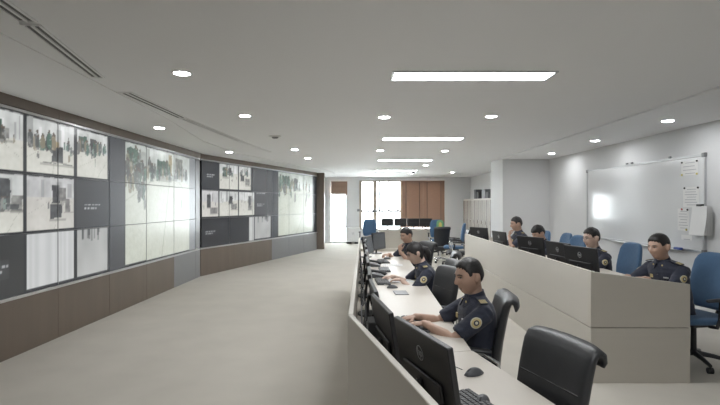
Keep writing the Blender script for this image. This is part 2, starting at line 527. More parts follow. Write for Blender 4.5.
C1.feed(5.23, 6.11, 0, 1, 'hall', hor=0.5, boxes=((0.50, 0.44, 0.72, 0.74, DN), (0.53, 0.36, 0.66, 0.46, BG), (0.28, 0.76, 0.95, 0.80, GR)),
        figures=((0.18, 0.58, 0.14, 0.05, 8, 0.24), (0.45, 0.56, 0.12, 0.05, 9, 0.26), (0.80, 0.52, 0.1, 0.03, 4, 0.18)), n=5)
C1.feed(5.23, 6.11, 1, 2, 'hall', hor=0.40, tint=(0.92, 0.9, 0.92), boxes=((0.50, 0.16, 0.66, 0.50, DN), (0.66, 0.20, 0.80, 0.46, GR), (0.46, 0.52, 0.70, 0.80, DN), (0.78, 0.42, 0.90, 0.66, GR)), n=1)
C1.feed(5.23, 6.11, 2, 3, 'stripes')
C1.feed(6.15, 6.89, 0, 1, 'hall', hor=0.42, boxes=((0.05, 0.12, 0.30, 0.42, DG), (0.40, 0.14, 0.62, 0.44, DN)), figures=((0.3, 0.5, 0.28, 0.06, 16, 0.24), (0.7, 0.46, 0.2, 0.05, 9, 0.2)), n=4)
C1.fill(6.15, 6.89, 1.02, 2, (0.070, 0.072, 0.078)); C1.text(6.32, 6.70, 1.52, 2); C1.feed(6.15, 6.89, 2, 3, 'grey')
C1.fill(6.90, 7.36, 0, 3, (0.085, 0.090, 0.100))
C1.feed(7.37, 10.05, 0, 3, 'hall', hor=0.24, tint=(0.86, 0.90, 0.86), boxes=((0.42, 0.09, 0.56, 0.24, DG), (0.02, 0.04, 0.14, 0.16, DG), (0.72, 0.04, 0.86, 0.20, GR), (0.60, 0.02, 0.66, 0.22, BG)),
        figures=((0.12, 0.28, 0.12, 0.10, 26, 0.13), (0.15, 0.44, 0.12, 0.06, 12, 0.14), (0.40, 0.27, 0.2, 0.04, 18, 0.11), (0.75, 0.24, 0.2, 0.03, 14, 0.10)), n=6)
C1.fill(10.05, 10.39, 0, 3, (0.17, 0.18, 0.19))
C2 = Canvas(0.06, 6.66)
C2.fill(0.06, 0.72, 0, 1, (0.045, 0.048, 0.055)); C2.text(0.25, 0.55, 0.45, 2)
C2.feed(0.06, 0.71, 1, 2, 'hall', tint=(1, 0.97, 1.0), boxes=((0.30, 0.15, 0.55, 0.62, DN), (0.5, 0.62, 0.95, 0.86, GR)), n=2)
C2.fill(0.06, 0.72, 2.03, 3, (0.035, 0.037, 0.042)); C2.text(0.22, 0.58, 2.45, 2)
C2.feed(0.74, 1.57, 0, 1, 'hall', hor=0.35, boxes=((0.15, 0.1, 0.38, 0.5, DG), (0.5, 0.1, 0.62, 0.4, DN)), figures=((0.5, 0.45, 0.3, 0.05, 9, 0.25),))
C2.feed(0.74, 1.57, 1, 2, 'hall', hor=0.4, boxes=((0.50, 0.2, 0.70, 0.5, DN), (0.6, 0.5, 0.95, 0.7, GR)), n=3)
C2.feed(1.60, 2.19, 0, 1, 'hall', hor=0.3, boxes=((0.1, 0.35, 0.4, 0.6, DN), (0.5, 0.5, 0.9, 0.75, GR)), figures=((0.4, 0.4, 0.3, 0.05, 7, 0.25),))
C2.feed(1.60, 2.38, 1, 2, 'hall', hor=0.38, boxes=((0.55, 0.15, 0.8, 0.75, GR), (0.6, 0.2, 0.72, 0.6, DN)), n=2)
C2.fill(0.74, 2.10, 2.03, 3, (0.034, 0.036, 0.042)); C2.fill(2.10, 2.34, 2.03, 3, (0.50, 0.51, 0.50)); C2.feed(2.38, 3.28, 2, 3, 'grey')
C2.fill(2.20, 3.34, 0, 1, (0.09, 0.093, 0.10)); C2.fill(2.40, 3.34, 1, 2, (0.10, 0.103, 0.11)); C2.text(2.45, 2.95, 1.05, 1); C2.text(2.5, 2.9, 1.5, 2)
C2.fill(3.34, 3.72, 0, 3, (0.06, 0.068, 0.080))
C2.feed(3.74, 6.30, 0, 3, 'hall', hor=0.25, tint=(0.84, 0.90, 0.84), boxes=((0.1, 0.05, 0.3, 0.2, DG), (0.42, 0.08, 0.52, 0.24, DN)), figures=((0.2, 0.3, 0.18, 0.1, 22, 0.13), (0.6, 0.26, 0.3, 0.04, 14, 0.11)))
C2.fill(6.31, 6.66, 0, 3, (0.035, 0.04, 0.045))

O1 = Vector((-3.715, 0.0)); U1 = Vector((0.0258, 1.0)).normalized()
O2 = Vector((-3.44, 10.67)); U2 = (W2b - W2a).normalized()

wl = thing('wall_left', 'brown panelled wall that carries the video screens', 'wall')
wl['kind'] = 'structure'
def wall_frame(O, U, s):
    p = O + U * s
    return (p.x, p.y), math.atan2(U.y, U.x)
def wall_box(name, m, O, U, s0, s1, za, zb, d0, d1, bevel=0.0, parent=wl):
    """d measured into the room from the base-panel face"""
    (x, y), r = wall_frame(O, U, (s0 + s1) / 2)
    mb = MB().box((0, -(d0 + d1) / 2, 0), (s1 - s0, d1 - d0, zb - za))
    return mb.build(name, m, parent, bevel=bevel, loc=(x, y, (za + zb) / 2), rot=(0, 0, r))

M_ENDSTRIP = mat('grey_end_panel', (0.26, 0.265, 0.275), 0.3, vary=0.04)
M_BACK = mat('screen_backing', (0.03, 0.03, 0.032), 0.7)
wall_box('backing', M_BACK, O1, U1, -3.0, 10.75, 0, H_CEIL, -0.30, -0.075)
wall_box('backing', M_BACK, O2, U2, -0.05, 6.78, 0, H_CEIL, -0.30, -0.075)
seams1 = [-3.0, -2.30, -1.14, 0.01, 1.16, 2.31, 3.46, 4.62, 5.77, 6.92, 8.08, 9.23, 10.68]
seams1 = seams1[:-1] + [10.39]
for a_, b_ in zip(seams1[:-1], seams1[1:]):
    wall_box('base_panel', M_ENDSTRIP if a_ > 9.2 else M_BROWN, O1, U1, a_ + 0.003, b_ - 0.003, 0.0, 0.595, -0.08, 0.0, bevel=0.002)
    wall_box('fascia_panel', M_BROWN2, O1, U1, a_ + 0.002, b_ - 0.002, 2.625, H_CEIL, -0.08, 0.012, bevel=0.002)
wall_box('base_panel', M_ENDSTRIP, O1, U1, 10.393, 10.665, 0, 0.595, -0.08, 0, bevel=0.002)
wall_box('fascia_panel', M_BROWN2, O1, U1, 10.393, 10.665, 2.625, H_CEIL, -0.08, 0.012, bevel=0.002)
wall_box('end_panel', M_ENDSTRIP, O1, U1, 10.41, 10.66, 0.64, 2.58, -0.08, -0.004, bevel=0.002)
wall_box('infill_panel', M_BROWN2, O1, U1, -3.0, 3.455, 0.63, 2.59, -0.08, -0.01)
for za, zb in ((0.597, 0.628), (2.592, 2.622)):
    wall_box('metal_trim', M_ALU, O1, U1, 3.46, 10.66, za, zb, -0.07, 0.006, bevel=0.003)
    wall_box('metal_trim', M_ALU, O2, U2, 0.02, 6.70, za, zb, -0.07, 0.006, bevel=0.003)
for k in range(6):
    a_, b_ = 0.01 + 1.108 * k, 0.01 + 1.108 * (k + 1)
    wall_box('base_panel', M_ENDSTRIP if k >= 3 else M_BROWN, O2, U2, a_ + 0.003, b_ - 0.003, 0.0, 0.595, -0.08, 0.0, bevel=0.002)
    wall_box('fascia_panel', M_BROWN2, O2, U2, a_ + 0.002, b_ - 0.002, 2.625, H_CEIL, -0.08, 0.012, bevel=0.002)
# brown column that closes the screen wall, and the white return behind it
tag(MB().prism([(-1.46, 17.15), (-1.10, 17.15), (-1.10, 17.55), (-1.46, 17.55)], 0, H_CEIL).build('wall_column', M_BROWN2, bevel=0.01),
    'square brown column at the far end of the video wall', 'column', kind='structure')
tag(MB().prism([(-1.45, 17.56), (-1.25, 17.56), (-1.25, 20.0), (-1.45, 20.0)], 0, H_CEIL).build('wall_return', M_WALL, smooth=False),
    'short white wall behind the brown column', 'wall', kind='structure')
tag(MB().prism([(-3.79, 10.85), (-3.6, 10.85), (-3.6, 20.0), (-3.79, 20.0)], 0, H_CEIL).build('wall_rear_passage', M_WALL, smooth=False),
    'white wall hidden behind the video screens', 'wall', kind='structure')

ROWN = ('top', 'middle', 'bottom')
ORD = ('first', 'second', 'third', 'fourth', 'fifth', 'sixth')
def display(O, U, s0, s1, row, canvas, label, nx, ny):
    zb = Z1 - ROW * (row + 1); zt = zb + ROW
    (x, y), r = wall_frame(O, U, (s0 + s1) / 2)
    t = thing('video_display', label, 'display', (x, y, zb), r, 'video wall displays')
    wd = s1 - s0
    MB().box((0, 0.045, ROW / 2), (wd - 0.02, 0.05, ROW - 0.02)).build('housing', M_BLACK, t)
    fr = MB(); e = 0.005
    for c, s in (((0, 0.012, e / 2), (wd - 0.001, 0.02, e)), ((0, 0.012, ROW - e / 2), (wd - 0.001, 0.02, e)),
                 ((-wd / 2 + e / 2, 0.012, ROW / 2), (e, 0.02, ROW - 2 * e)), ((wd / 2 - e / 2, 0.012, ROW / 2), (e, 0.02, ROW - 2 * e))):
        fr.box(c, s)
    fr.build('bezel', M_DARKGREY, t, smooth=False)
    # picture: fine grid whose colours are the camera feeds shown on the screen
    gx = np.linspace(-wd / 2 + e, wd / 2 - e, nx + 1); gz = np.linspace(e, ROW - e, ny + 1)
    X, Zg = np.meshgrid(gx, gz)
    verts = np.stack([X.ravel(), np.full(X.size, 0.006), Zg.ravel()], 1)
    nxx = nx + 1
    idx = np.arange((ny + 1) * nxx).reshape(ny + 1, nxx)
    faces = np.stack([idx[:-1, :-1].ravel(), idx[:-1, 1:].ravel(), idx[1:, 1:].ravel(), idx[1:, :-1].ravel()], 1)
    me = bpy.data.meshes.new('screen')
    me.from_pydata(verts.tolist(), [], faces.tolist())
    me.update()
    at = me.color_attributes.new('picture', 'FLOAT_COLOR', 'POINT')
    ci = np.clip(((X.ravel() + (s0 + s1) / 2 - canvas.s0) * RES).astype(int), 0, canvas.W - 1)
    cj = np.clip(((Z1 - (Zg.ravel() + zb)) * RES).astype(int), 0, canvas.H - 1)
    rgba = np.ones((X.size, 4)); rgba[:, :3] = canvas.a[cj, ci]
    at.data.foreach_set('color', rgba.ravel())
    link_mesh('screen', me, M_SCREEN, t, smooth=False)

desc1 = {
 (0, 0): 'camera feed of a pale hall', (1, 0): 'camera feed of dark kiosks', (2, 0): 'grey camera feed',
 (0, 1): 'pale hall feed with green figures', (1, 1): 'pale feed of a hall floor', (2, 1): 'dark blank feed carrying small text',
 (0, 2): 'feed of figures crowding a hall', (1, 2): 'dark window with two text lines', (2, 2): 'white striped curtain feed',
 (0, 3): 'upper part of the large crowd picture beside the blank strip', (1, 3): 'middle of the large crowd picture', (2, 3): 'pale floor of the large picture',
 (0, 4): 'upper middle of the large crowd picture', (1, 4): 'middle of the large picture with window glare', (2, 4): 'lower middle of the large picture',
 (0, 5): 'upper end of the large crowd picture', (1, 5): 'glaring end of the large picture', (2, 5): 'lower end of the large picture'}
s1_ = [3.4636 + 1.1544 * k for k in range(7)]
for c in range(6):
    for r_ in range(3):
        display(O1, U1, s1_[c], s1_[c + 1], r_, C1,
                '%s row display, %s column of near screen bank, %s' % (ROWN[r_], ORD[c], ' '.join(desc1[(r_, c)].split()[:7])),
                80 if c < 4 else 60, 48 if c < 4 else 40)
for c in range(6):
    for r_ in range(3):
        display(O2, U2, 0.06 + 1.1 * c, 0.06 + 1.1 * (c + 1), r_, C2,
                '%s row display, %s column of the far angled screen bank' % (ROWN[r_], ORD[c]), 44, 28)

# ------------------------------------------------------------------ ceiling fittings
def led_panel(x, y, wd, dp, label):
    t = thing('ceiling_light_panel', label, 'ceiling light', (x, y, H_CEIL), 0, 'rectangular ceiling light panels')
    fr = MB(); e = 0.022
    for c, s in (((0, -dp / 2 + e / 2, -0.006), (wd, e, 0.012)), ((0, dp / 2 - e / 2, -0.006), (wd, e, 0.012)),
                 ((-wd / 2 + e / 2, 0, -0.006), (e, dp - 2 * e, 0.012)), ((wd / 2 - e / 2, 0, -0.006), (e, dp - 2 * e, 0.012))):
        fr.box(c, s)
    fr.build('frame', M_ALU, t, smooth=False)
    MB().box((0, 0, -0.0035), (wd - 2 * e, dp - 2 * e, 0.005)).build('diffuser', M_PANEL, t, smooth=False)
led_panel(1.03, 4.24, 1.42, 0.29, 'largest glowing ceiling panel, nearest the camera')
led_panel(1.17, 8.29, 1.40, 0.29, 'glowing ceiling panel, second from the camera')
led_panel(1.28, 12.3, 1.40, 0.29, 'glowing ceiling panel, third from the camera')
led_panel(1.39, 16.1, 1.40, 0.29, 'glowing ceiling panel farthest away, before the window wall')

led_panel(0.95, 0.2, 1.42, 0.29, 'added fill light panel above the camera, out of view')  # unseen extra panel, added to brighten the console gable and near ceiling

def downlight(x, y, label, z=H_CEIL, r=0.068):
    t = thing('downlight', label, 'downlight', (x, y, z), 0, 'round recessed downlights')
    ring = [(r + 0.02, 0.0), (r + 0.02, -0.004), (r + 0.004, -0.008), (r, -0.006), (r, 0.0)]
    MB().lathe(ring, 28).build('trim_ring', M_WHITEFRAME, t)
    MB().lathe([(r - 0.001, -0.0005), (r - 0.001, -0.0045), (r * 0.7, -0.0065), (0.002, -0.007)], 28).build('lens', M_DOWN, t)
for x, y, l in ((-1.50, 4.16, 'downlight nearest the camera, between the two slot diffusers and centre'),
                (-1.41, 6.15, 'second downlight of the row along the video wall side'),
                (-1.25, 9.95, 'third downlight of the row along the video wall side'),
                (-1.16, 11.8, 'farthest downlight of the row along the video wall side'),
                (-2.88, 7.06, 'downlight close above the large crowd picture on the video wall'),
                (-2.70, 10.3, 'downlight close above the corner of the two screen banks'),
                (0.38, 6.25, 'downlight between the first two ceiling panels, nearer the video wall'),
                (1.76, 6.20, 'downlight between the first two ceiling panels, nearer the whiteboard'),
                (0.53, 10.1, 'downlight between second and third ceiling panels, nearer the video wall'),
                (1.91, 10.2, 'downlight between second and third ceiling panels, nearer the whiteboard'),
                (2.05, 13.9, 'downlight between third and fourth ceiling panels'),
                (2.05, 17.6, 'small distant downlight before the brown blinds'),
                (3.45, 17.0, 'small distant downlight above the lockers'),
                (0.45, 2.1, 'downlight just above the near desk end')):
    downlight(x, y, l, H_CEIL - (0.012 if x < -2.6 else 0))
for x, y, l in ((4.17, 6.4, 'downlight above the whiteboard, nearest the camera'),
                (4.20, 8.4, 'middle downlight above the whiteboard'),
                (4.30, 10.5, 'downlight above the whiteboard nearest the pillar')):
    downlight(x, y, l, H_CEIL - 0.022)

sd = thing('smoke_detector', 'small round detector with dark ring on the ceiling', 'detector', (-1.33, 7.98, H_CEIL))
MB().lathe([(0.10, 0), (0.10, -0.012), (0.07, -0.02), (0.002, -0.02)], 24).build('base', M_WHITEFRAME, sd)
MB().lathe([(0.055, -0.02), (0.055, -0.03), (0.04, -0.042), (0.002, -0.045)], 20).build('sensor', M_GREY, sd)
sd = thing('ceiling_camera', 'small dark dome camera on the ceiling before the window', 'camera', (2.0, 17.4 - 0.9, H_CEIL))
MB().lathe([(0.06, 0), (0.06, -0.02), (0.05, -0.03), (0.002, -0.03)], 20).build('base', M_GREY, sd)
MB().lathe([(0.045, -0.03), (0.04, -0.05), (0.02, -0.068), (0.002, -0.072)], 20).build('dome', M_BLACK, sd)

M_SLOT = mat('slot_dark', (0.13, 0.13, 0.132), 0.6)
def diffuser(p0, p1, wd, label):
    p0 = Vector(p0); p1 = Vector(p1); L = (p1 - p0).length; c = (p0 + p1) / 2
    r = math.atan2(p1.y - p0.y, p1.x - p0.x)
    t = thing('slot_diffuser', label, 'air diffuser', (c.x, c.y, H_CEIL), r, 'linear air diffusers')
    e = 0.018
    for q in (-1, 0, 1):
        MB().box((0, q * (wd / 2 - e / 2), -0.006), (L, e, 0.012)).build('rail', M_CEIL, t, bevel=0.002)
    for q in (-1, 1):
        MB().box((q * (L / 2 - 0.006), 0, -0.0065), (0.012, wd - 0.0, 0.011)).build('end_cap', M_CEIL, t)
        MB().box((0, q * wd / 4, -0.002), (L - 0.03, wd / 2 - e * 1.2, 0.003)).build('slot', M_SLOT, t)
diffuser((-1.93, 2.2), (-2.03, 2.98), 0.12, 'air slot diffuser at the near corner of the ceiling')
diffuser((-2.045, 3.02), (-2.30, 4.29), 0.12, 'air slot diffuser above the nearest screens, second from camera')
diffuser((-2.33, 4.86), (-2.27, 6.3), 0.14, 'air slot diffuser in the middle of the curved run')
diffuser((-2.265, 6.34), (-2.06, 8.6), 0.11, 'long thin air slot diffuser beyond the middle one')
diffuser((-2.055, 8.64), (-1.84, 10.4), 0.08, 'thin air slot diffuser farthest along the video wall')

# ------------------------------------------------------------------ consoles
def lerp2(a, b, t): return (a[0] + (b[0] - a[0]) * t, a[1] + (b[1] - a[1]) * t)
con = thing('console_desk', 'long cream console desk bending towards the camera, facing the video wall', 'desk', (0, 0, 0))
P0, P1, P2 = (0.40, 0.65), (-0.04, 2.62), (0.07, 8.7)
Q0, Q1, Q2 = (1.12, 0.85), (0.68, 2.80), (0.88, 8.7)
def off(p, dx): return (p[0] + dx, p[1])
# work surface in two slabs with a joint at the bend, front screen panels, cable shelf, end gables
MB().prism([off(P0, .034), off(P1, .034), (0.685, 2.795), Q0], 0.722, 0.75).build('worktop', M_DESK, con, bevel=0.004)
MB().prism([(P1[0] + .034, P1[1] + .004), off(P2, .034), Q2, (0.68, 2.80)], 0.722, 0.75).build('worktop', M_DESK, con, bevel=0.004)
MB().prism([P0, P1, off(P1, .03), off(P0, .03)], 0.0, 1.0).build('front_panel', M_CREAM, con, bevel=0.004)
MB().prism([(P1[0], P1[1] + .003), lerp2(P1, P2, .5), off(lerp2(P1, P2, .5), .03), (P1[0] + .03, P1[1] + .003)], 0.0, 1.0).build('front_panel', M_CREAM, con, bevel=0.004)
a_ = lerp2(P1, P2, .501)
MB().prism([a_, P2, off(P2, .03), off(a_, .03)], 0.0, 1.0).build('front_panel', M_CREAM, con, bevel=0.004)
MB().prism([(P2[0], P2[1] + .002), (Q2[0], Q2[1] + .002), (Q2[0], Q2[1] + .03), (P2[0], P2[1] + .03)], 0.0, 0.80).build('end_gable', M_CREAM, con, bevel=0.004)
for t in (0.02, 0.38, 0.68):
    a_, b_ = lerp2(P1, P2, t), lerp2(Q1, Q2, t)
    MB().prism([off(a_, .034), off(b_, -.12), (b_[0] - .12, b_[1] + .03), (a_[0] + .034, a_[1] + .03)], 0.0, 0.72).build('support_panel', M_CREAM, con, bevel=0.003)
a_, b_ = lerp2(P0, P1, .05), lerp2(Q0, Q1, .05)
MB().prism([off(a_, .034), off(b_, -.12), (b_[0] - .12, b_[1] + .03), (a_[0] + .034, a_[1] + .03)], 0.0, 0.72).build('support_panel', M_CREAM, con, bevel=0.003)

con2 = thing('console_desk', 'raised cream console in front of the men below the whiteboard', 'desk', (0, 0, 0))
A0, A1 = (2.11, 4.33), (2.26, 9.85)
B0, B1 = (3.00, 4.33), (3.12, 9.85)
DZ2 = 0.82
for za, zb, nm in ((0.50, 1.0, 'upper_panel'), (0.0, 0.493, 'lower_panel')):
    i = 0.0 if za > 0.1 else 0.0
    MB().prism([(A0[0] + i, A0[1]), (A1[0] + i, A1[1]), (A1[0] + .035, A1[1]), (A0[0] + .035, A0[1])], za, zb).build(nm, M_CREAM, con2, bevel=0.003)
# end gable whose top slopes down towards the seat side
def gable(y0, y1, xa, xb, za, zb0, zb1, nm):
    mb = MB()
    v = [(xa, y0, za), (xb, y0, za), (xb, y0, zb1), (xa, y0, zb0), (xa, y1, za), (xb, y1, za), (xb, y1, zb1), (xa, y1, zb0)]
    mb.add(v, [(0, 1, 2, 3), (7, 6, 5, 4), (0, 4, 5, 1), (1, 5, 6, 2), (2, 6, 7, 3), (3, 7, 4, 0)])
    return mb.build(nm, M_CREAM, con2, bevel=0.003)
gable(4.295, 4.328, 2.11, 3.0, 0.50, 1.0, 0.885, 'upper_gable')
gable(4.295, 4.328, 2.11, 3.0, 0.0, 0.493, 0.493, 'lower_gable')
gable(9.852, 9.885, 2.26, 3.12, 0.0, 1.0, 0.885, 'end_gable')
MB().prism([off(A0, .037), off(A1, .037), B1, B0], DZ2 - 0.028, DZ2).build('worktop', M_DESK, con2, bevel=0.004)
for t in (0.25, 0.5, 0.75):
    a_, b_ = lerp2(A0, A1, t), lerp2(B0, B1, t)
    MB().prism([off(a_, .037), off(b_, -.12), (b_[0] - .12, b_[1] + .03), (a_[0] + .037, a_[1] + .03)], 0, DZ2 - 0.03).build('support_panel', M_CREAM, con2, bevel=0.003)

# ------------------------------------------------------------------ chairs
def rrect(hw, ht, n=20, p=4.0):
    out = []
    for k in range(n):
        a = 2 * math.pi * k / n
        c, s = math.cos(a), math.sin(a)
        out.append((hw * math.copysign(abs(c) ** (2 / p), c), ht * math.copysign(abs(s) ** (2 / p), s)))
    return out
def slab_path(path, widths, thick, n=24, p=4.0, bow=0.0):
    """loft of rounded rectangles along a (y, z) side profile"""
    rings = []
    for i, (y, z) in enumerate(path):
        a = path[max(0, i - 1)]; b = path[min(len(path) - 1, i + 1)]
        ty, tz = b[0] - a[0], b[1] - a[1]; L = math.hypot(ty, tz) or 1
        ny, nz = -tz / L, ty / L
        ring = []
        for x, t in rrect(widths[i], thick[i], n, p):
            bw = bow * (x / max(widths)) ** 2
            ring.append((x, y + ny * t + bw, z + nz * t))
        rings.append(ring)
    return MB().rings(rings)
def chair_base(t, metal, zseat, arm_m):
    MB().tube([(0, 0, 0.09), (0, 0, zseat - 0.05)], [0.028, 0.025], 12).build('gas_column', M_BLACK if metal is M_BLACK else M_CHROME, t)
    MB().box((0, 0, zseat - 0.045), (0.22, 0.24, 0.03)).build('mechanism', M_BLACK, t, bevel=0.006)
    for k in range(5):
        a = 2 * math.pi * k / 5 + 0.3
        c, s = math.cos(a), math.sin(a)
        lg = MB().tube([(0.02 * c, 0.02 * s, 0.115), (0.16 * c, 0.16 * s, 0.10), (0.29 * c, 0.29 * s, 0.075)], [0.028, 0.022, 0.017], 8, round_ends=True).build('leg', metal, t)
        cs = MB()
        for q in (-0.014, 0.014):
            cs.tube([(0.29 * c - s * (q - 0.008), 0.29 * s + c * (q - 0.008), 0.03), (0.29 * c - s * (q + 0.008), 0.29 * s + c * (q + 0.008), 0.03)], 0.03, 12)
        cs.tube([(0.29 * c, 0.29 * s, 0.03), (0.29 * c, 0.29 * s, 0.075)], 0.008, 6)
        cs.build('caster', M_BLACK, lg)
def leather_chair(label, loc, rotz):
    t = thing('office_chair', label, 'chair', loc, rotz, 'black leather office chairs')
    zs = 0.40
    chair_base(t, M_CHROME, zs - 0.02, M_CHROME)
    # seat
    st = slab_path([(0.25, zs - 0.02), (0.245, zs), (0.20, zs + 0.012), (0.05, zs + 0.004), (-0.12, zs), (-0.20, zs + 0.005), (-0.235, zs + 0.02)],
                   [0.20, 0.235, 0.25, 0.25, 0.245, 0.24, 0.22], [0.02, 0.04, 0.048, 0.048, 0.045, 0.04, 0.02])
    st.build('seat', M_LEATHER, t, angle=60)
    path = [(-0.195, 0.47), (-0.205, 0.52), (-0.21, 0.60), (-0.225, 0.70), (-0.245, 0.80), (-0.262, 0.88), (-0.277, 0.935), (-0.294, 0.966), (-0.316, 0.974), (-0.336, 0.960), (-0.342, 0.93), (-0.339, 0.91)]
    wd = [0.18, 0.20, 0.21, 0.215, 0.22, 0.222, 0.222, 0.222, 0.222, 0.222, 0.220, 0.21]
    th = [0.02, 0.032, 0.036, 0.034, 0.032, 0.030, 0.030, 0.028, 0.026, 0.024, 0.02, 0.01]
    bk = slab_path(path, wd, th, bow=0.03).build('backrest', M_LEATHER, t, angle=60)
    for zz, yy in ((0.665, -0.181), (0.80, -0.211)):
        MB().tube([(x, yy - 0.0005 + 0.03 * (x / 0.238) ** 2, zz - 0.012 * (1 - (x / 0.22) ** 2)) for x in [-0.195 + 0.39 * k / 12 for k in range(13)]], 0.004, 6).build('seam', M_BLACK, bk)
    for s in (-1, 1):
        ar = MB().tube([(s * 0.26, -0.20, 0.50), (s * 0.28, -0.19, 0.60), (s * 0.285, -0.10, 0.655), (s * 0.285, 0.10, 0.665), (s * 0.28, 0.18, 0.63), (s * 0.265, 0.17, 0.53), (s * 0.24, 0.14, 0.43)], 0.013, 10, round_ends=True).build('arm_frame', M_CHROME, t)
        MB().tube([(s * 0.285, -0.13, 0.672), (s * 0.285, 0.0, 0.682), (s * 0.285, 0.14, 0.676)], [0.024, 0.027, 0.024], 12, round_ends=True, squash=0.6).build('arm_pad', M_LEATHER, ar)
    return t
def blue_chair(label, loc, rotz, group='blue upholstered office chairs'):
    t = thing('office_chair', label, 'chair', loc, rotz, group)
    zs = 0.47
    chair_base(t, M_BLACK, zs - 0.02, M_BLACK)
    slab_path([(0.25, zs - 0.02), (0.245, zs), (0.20, zs + 0.012), (0.05, zs + 0.004), (-0.12, zs), (-0.20, zs + 0.005), (-0.235, zs + 0.015)],
              [0.20, 0.235, 0.25, 0.25, 0.245, 0.24, 0.22], [0.02, 0.036, 0.042, 0.042, 0.04, 0.036, 0.02]).build('seat', M_BLUE, t, angle=60)
    path = [(-0.215, 0.545), (-0.22, 0.57), (-0.228, 0.66), (-0.245, 0.80), (-0.262, 0.92), (-0.275, 1.02), (-0.282, 1.07), (-0.286, 1.10), (-0.287, 1.112)]
    wd = [0.16, 0.20, 0.225, 0.235, 0.23, 0.215, 0.19, 0.15, 0.09]
    th = [0.02, 0.036, 0.042, 0.042, 0.038, 0.034, 0.030, 0.022, 0.01]
    bk = slab_path(path, wd, th, bow=0.045, p=3.2).build('backrest', M_BLUE, t, angle=60)
    MB().tube([(0, -0.02, 0.43), (0, -0.24, 0.44), (0, -0.29, 0.52), (0, -0.295, 0.72)], [0.022, 0.022, 0.022, 0.02], 8, squash=0.5, round_ends=True).build('back_bracket', M_BLACK, t)
    for s in (-1, 1):
        ar = MB().tube([(s * 0.20, 0.02, 0.425), (s * 0.275, 0.02, 0.43), (s * 0.29, 0.0, 0.50), (s * 0.29, -0.01, 0.675)], [0.018, 0.018, 0.02, 0.018], 8, round_ends=True).build('arm_frame', M_BLACK, t)
        MB().tube([(s * 0.29, -0.14, 0.685), (s * 0.29, 0.0, 0.695), (s * 0.29, 0.12, 0.69)], [0.028, 0.032, 0.028], 12, round_ends=True, squash=0.55).build('arm_pad', M_BLACK, ar)
    return t
R_ = math.radians
lc = leather_chair('empty black leather chair with rolled top, nearest the camera', (0.69, 2.13, 0), R_(107))
dup(lc, (0.755, 3.33, 0), R_(81), 'black leather chair under the man typing at the near desk')
dup(lc, (0.80, 5.22, 0), R_(94), 'black leather chair under the woman with dark tied hair')
dup(lc, (0.94, 7.72, 0), R_(115), 'black leather chair under the man raising hands at the desk end')
dup(lc, (0.66, 4.56, 0), R_(108), 'empty black leather chair just before the woman')
dup(lc, (1.02, 6.25, 0), R_(80), 'empty black leather chair between the woman and the far man')
dup(lc, (2.35, 13.3, 0), R_(5), 'black leather chair standing with its back before the far benches')
dup(lc, (2.55, 11.9, 0), R_(85), 'black leather chair standing beside the blue one before the lockers')
bc = blue_chair('blue chair under the man at the console gable, partly out of frame', (3.40, 4.82, 0), R_(100))
dup(bc, (3.30, 6.15, 0), R_(92), 'blue chair behind the man with glasses')
dup(bc, (3.30, 7.60, 0), R_(95), 'blue chair of the man bending low behind monitors')
dup(bc, (3.38, 8.24, 0), R_(88), 'empty blue chair beside the one of the man bending low')
dup(bc, (3.30, 8.95, 0), R_(92), 'blue chair of the man resting chin on hand')
dup(bc, (0.45, 15.9, 0), R_(170), 'blue chair standing past the far end of the long desk, before the window')
dup(bc, (2.62, 15.2, 0), R_(175), 'blue chair at the far bench before the brown blinds')
dup(bc, (2.62, 12.7, 0), R_(80), 'blue chair seen edge-on beside the lockers')

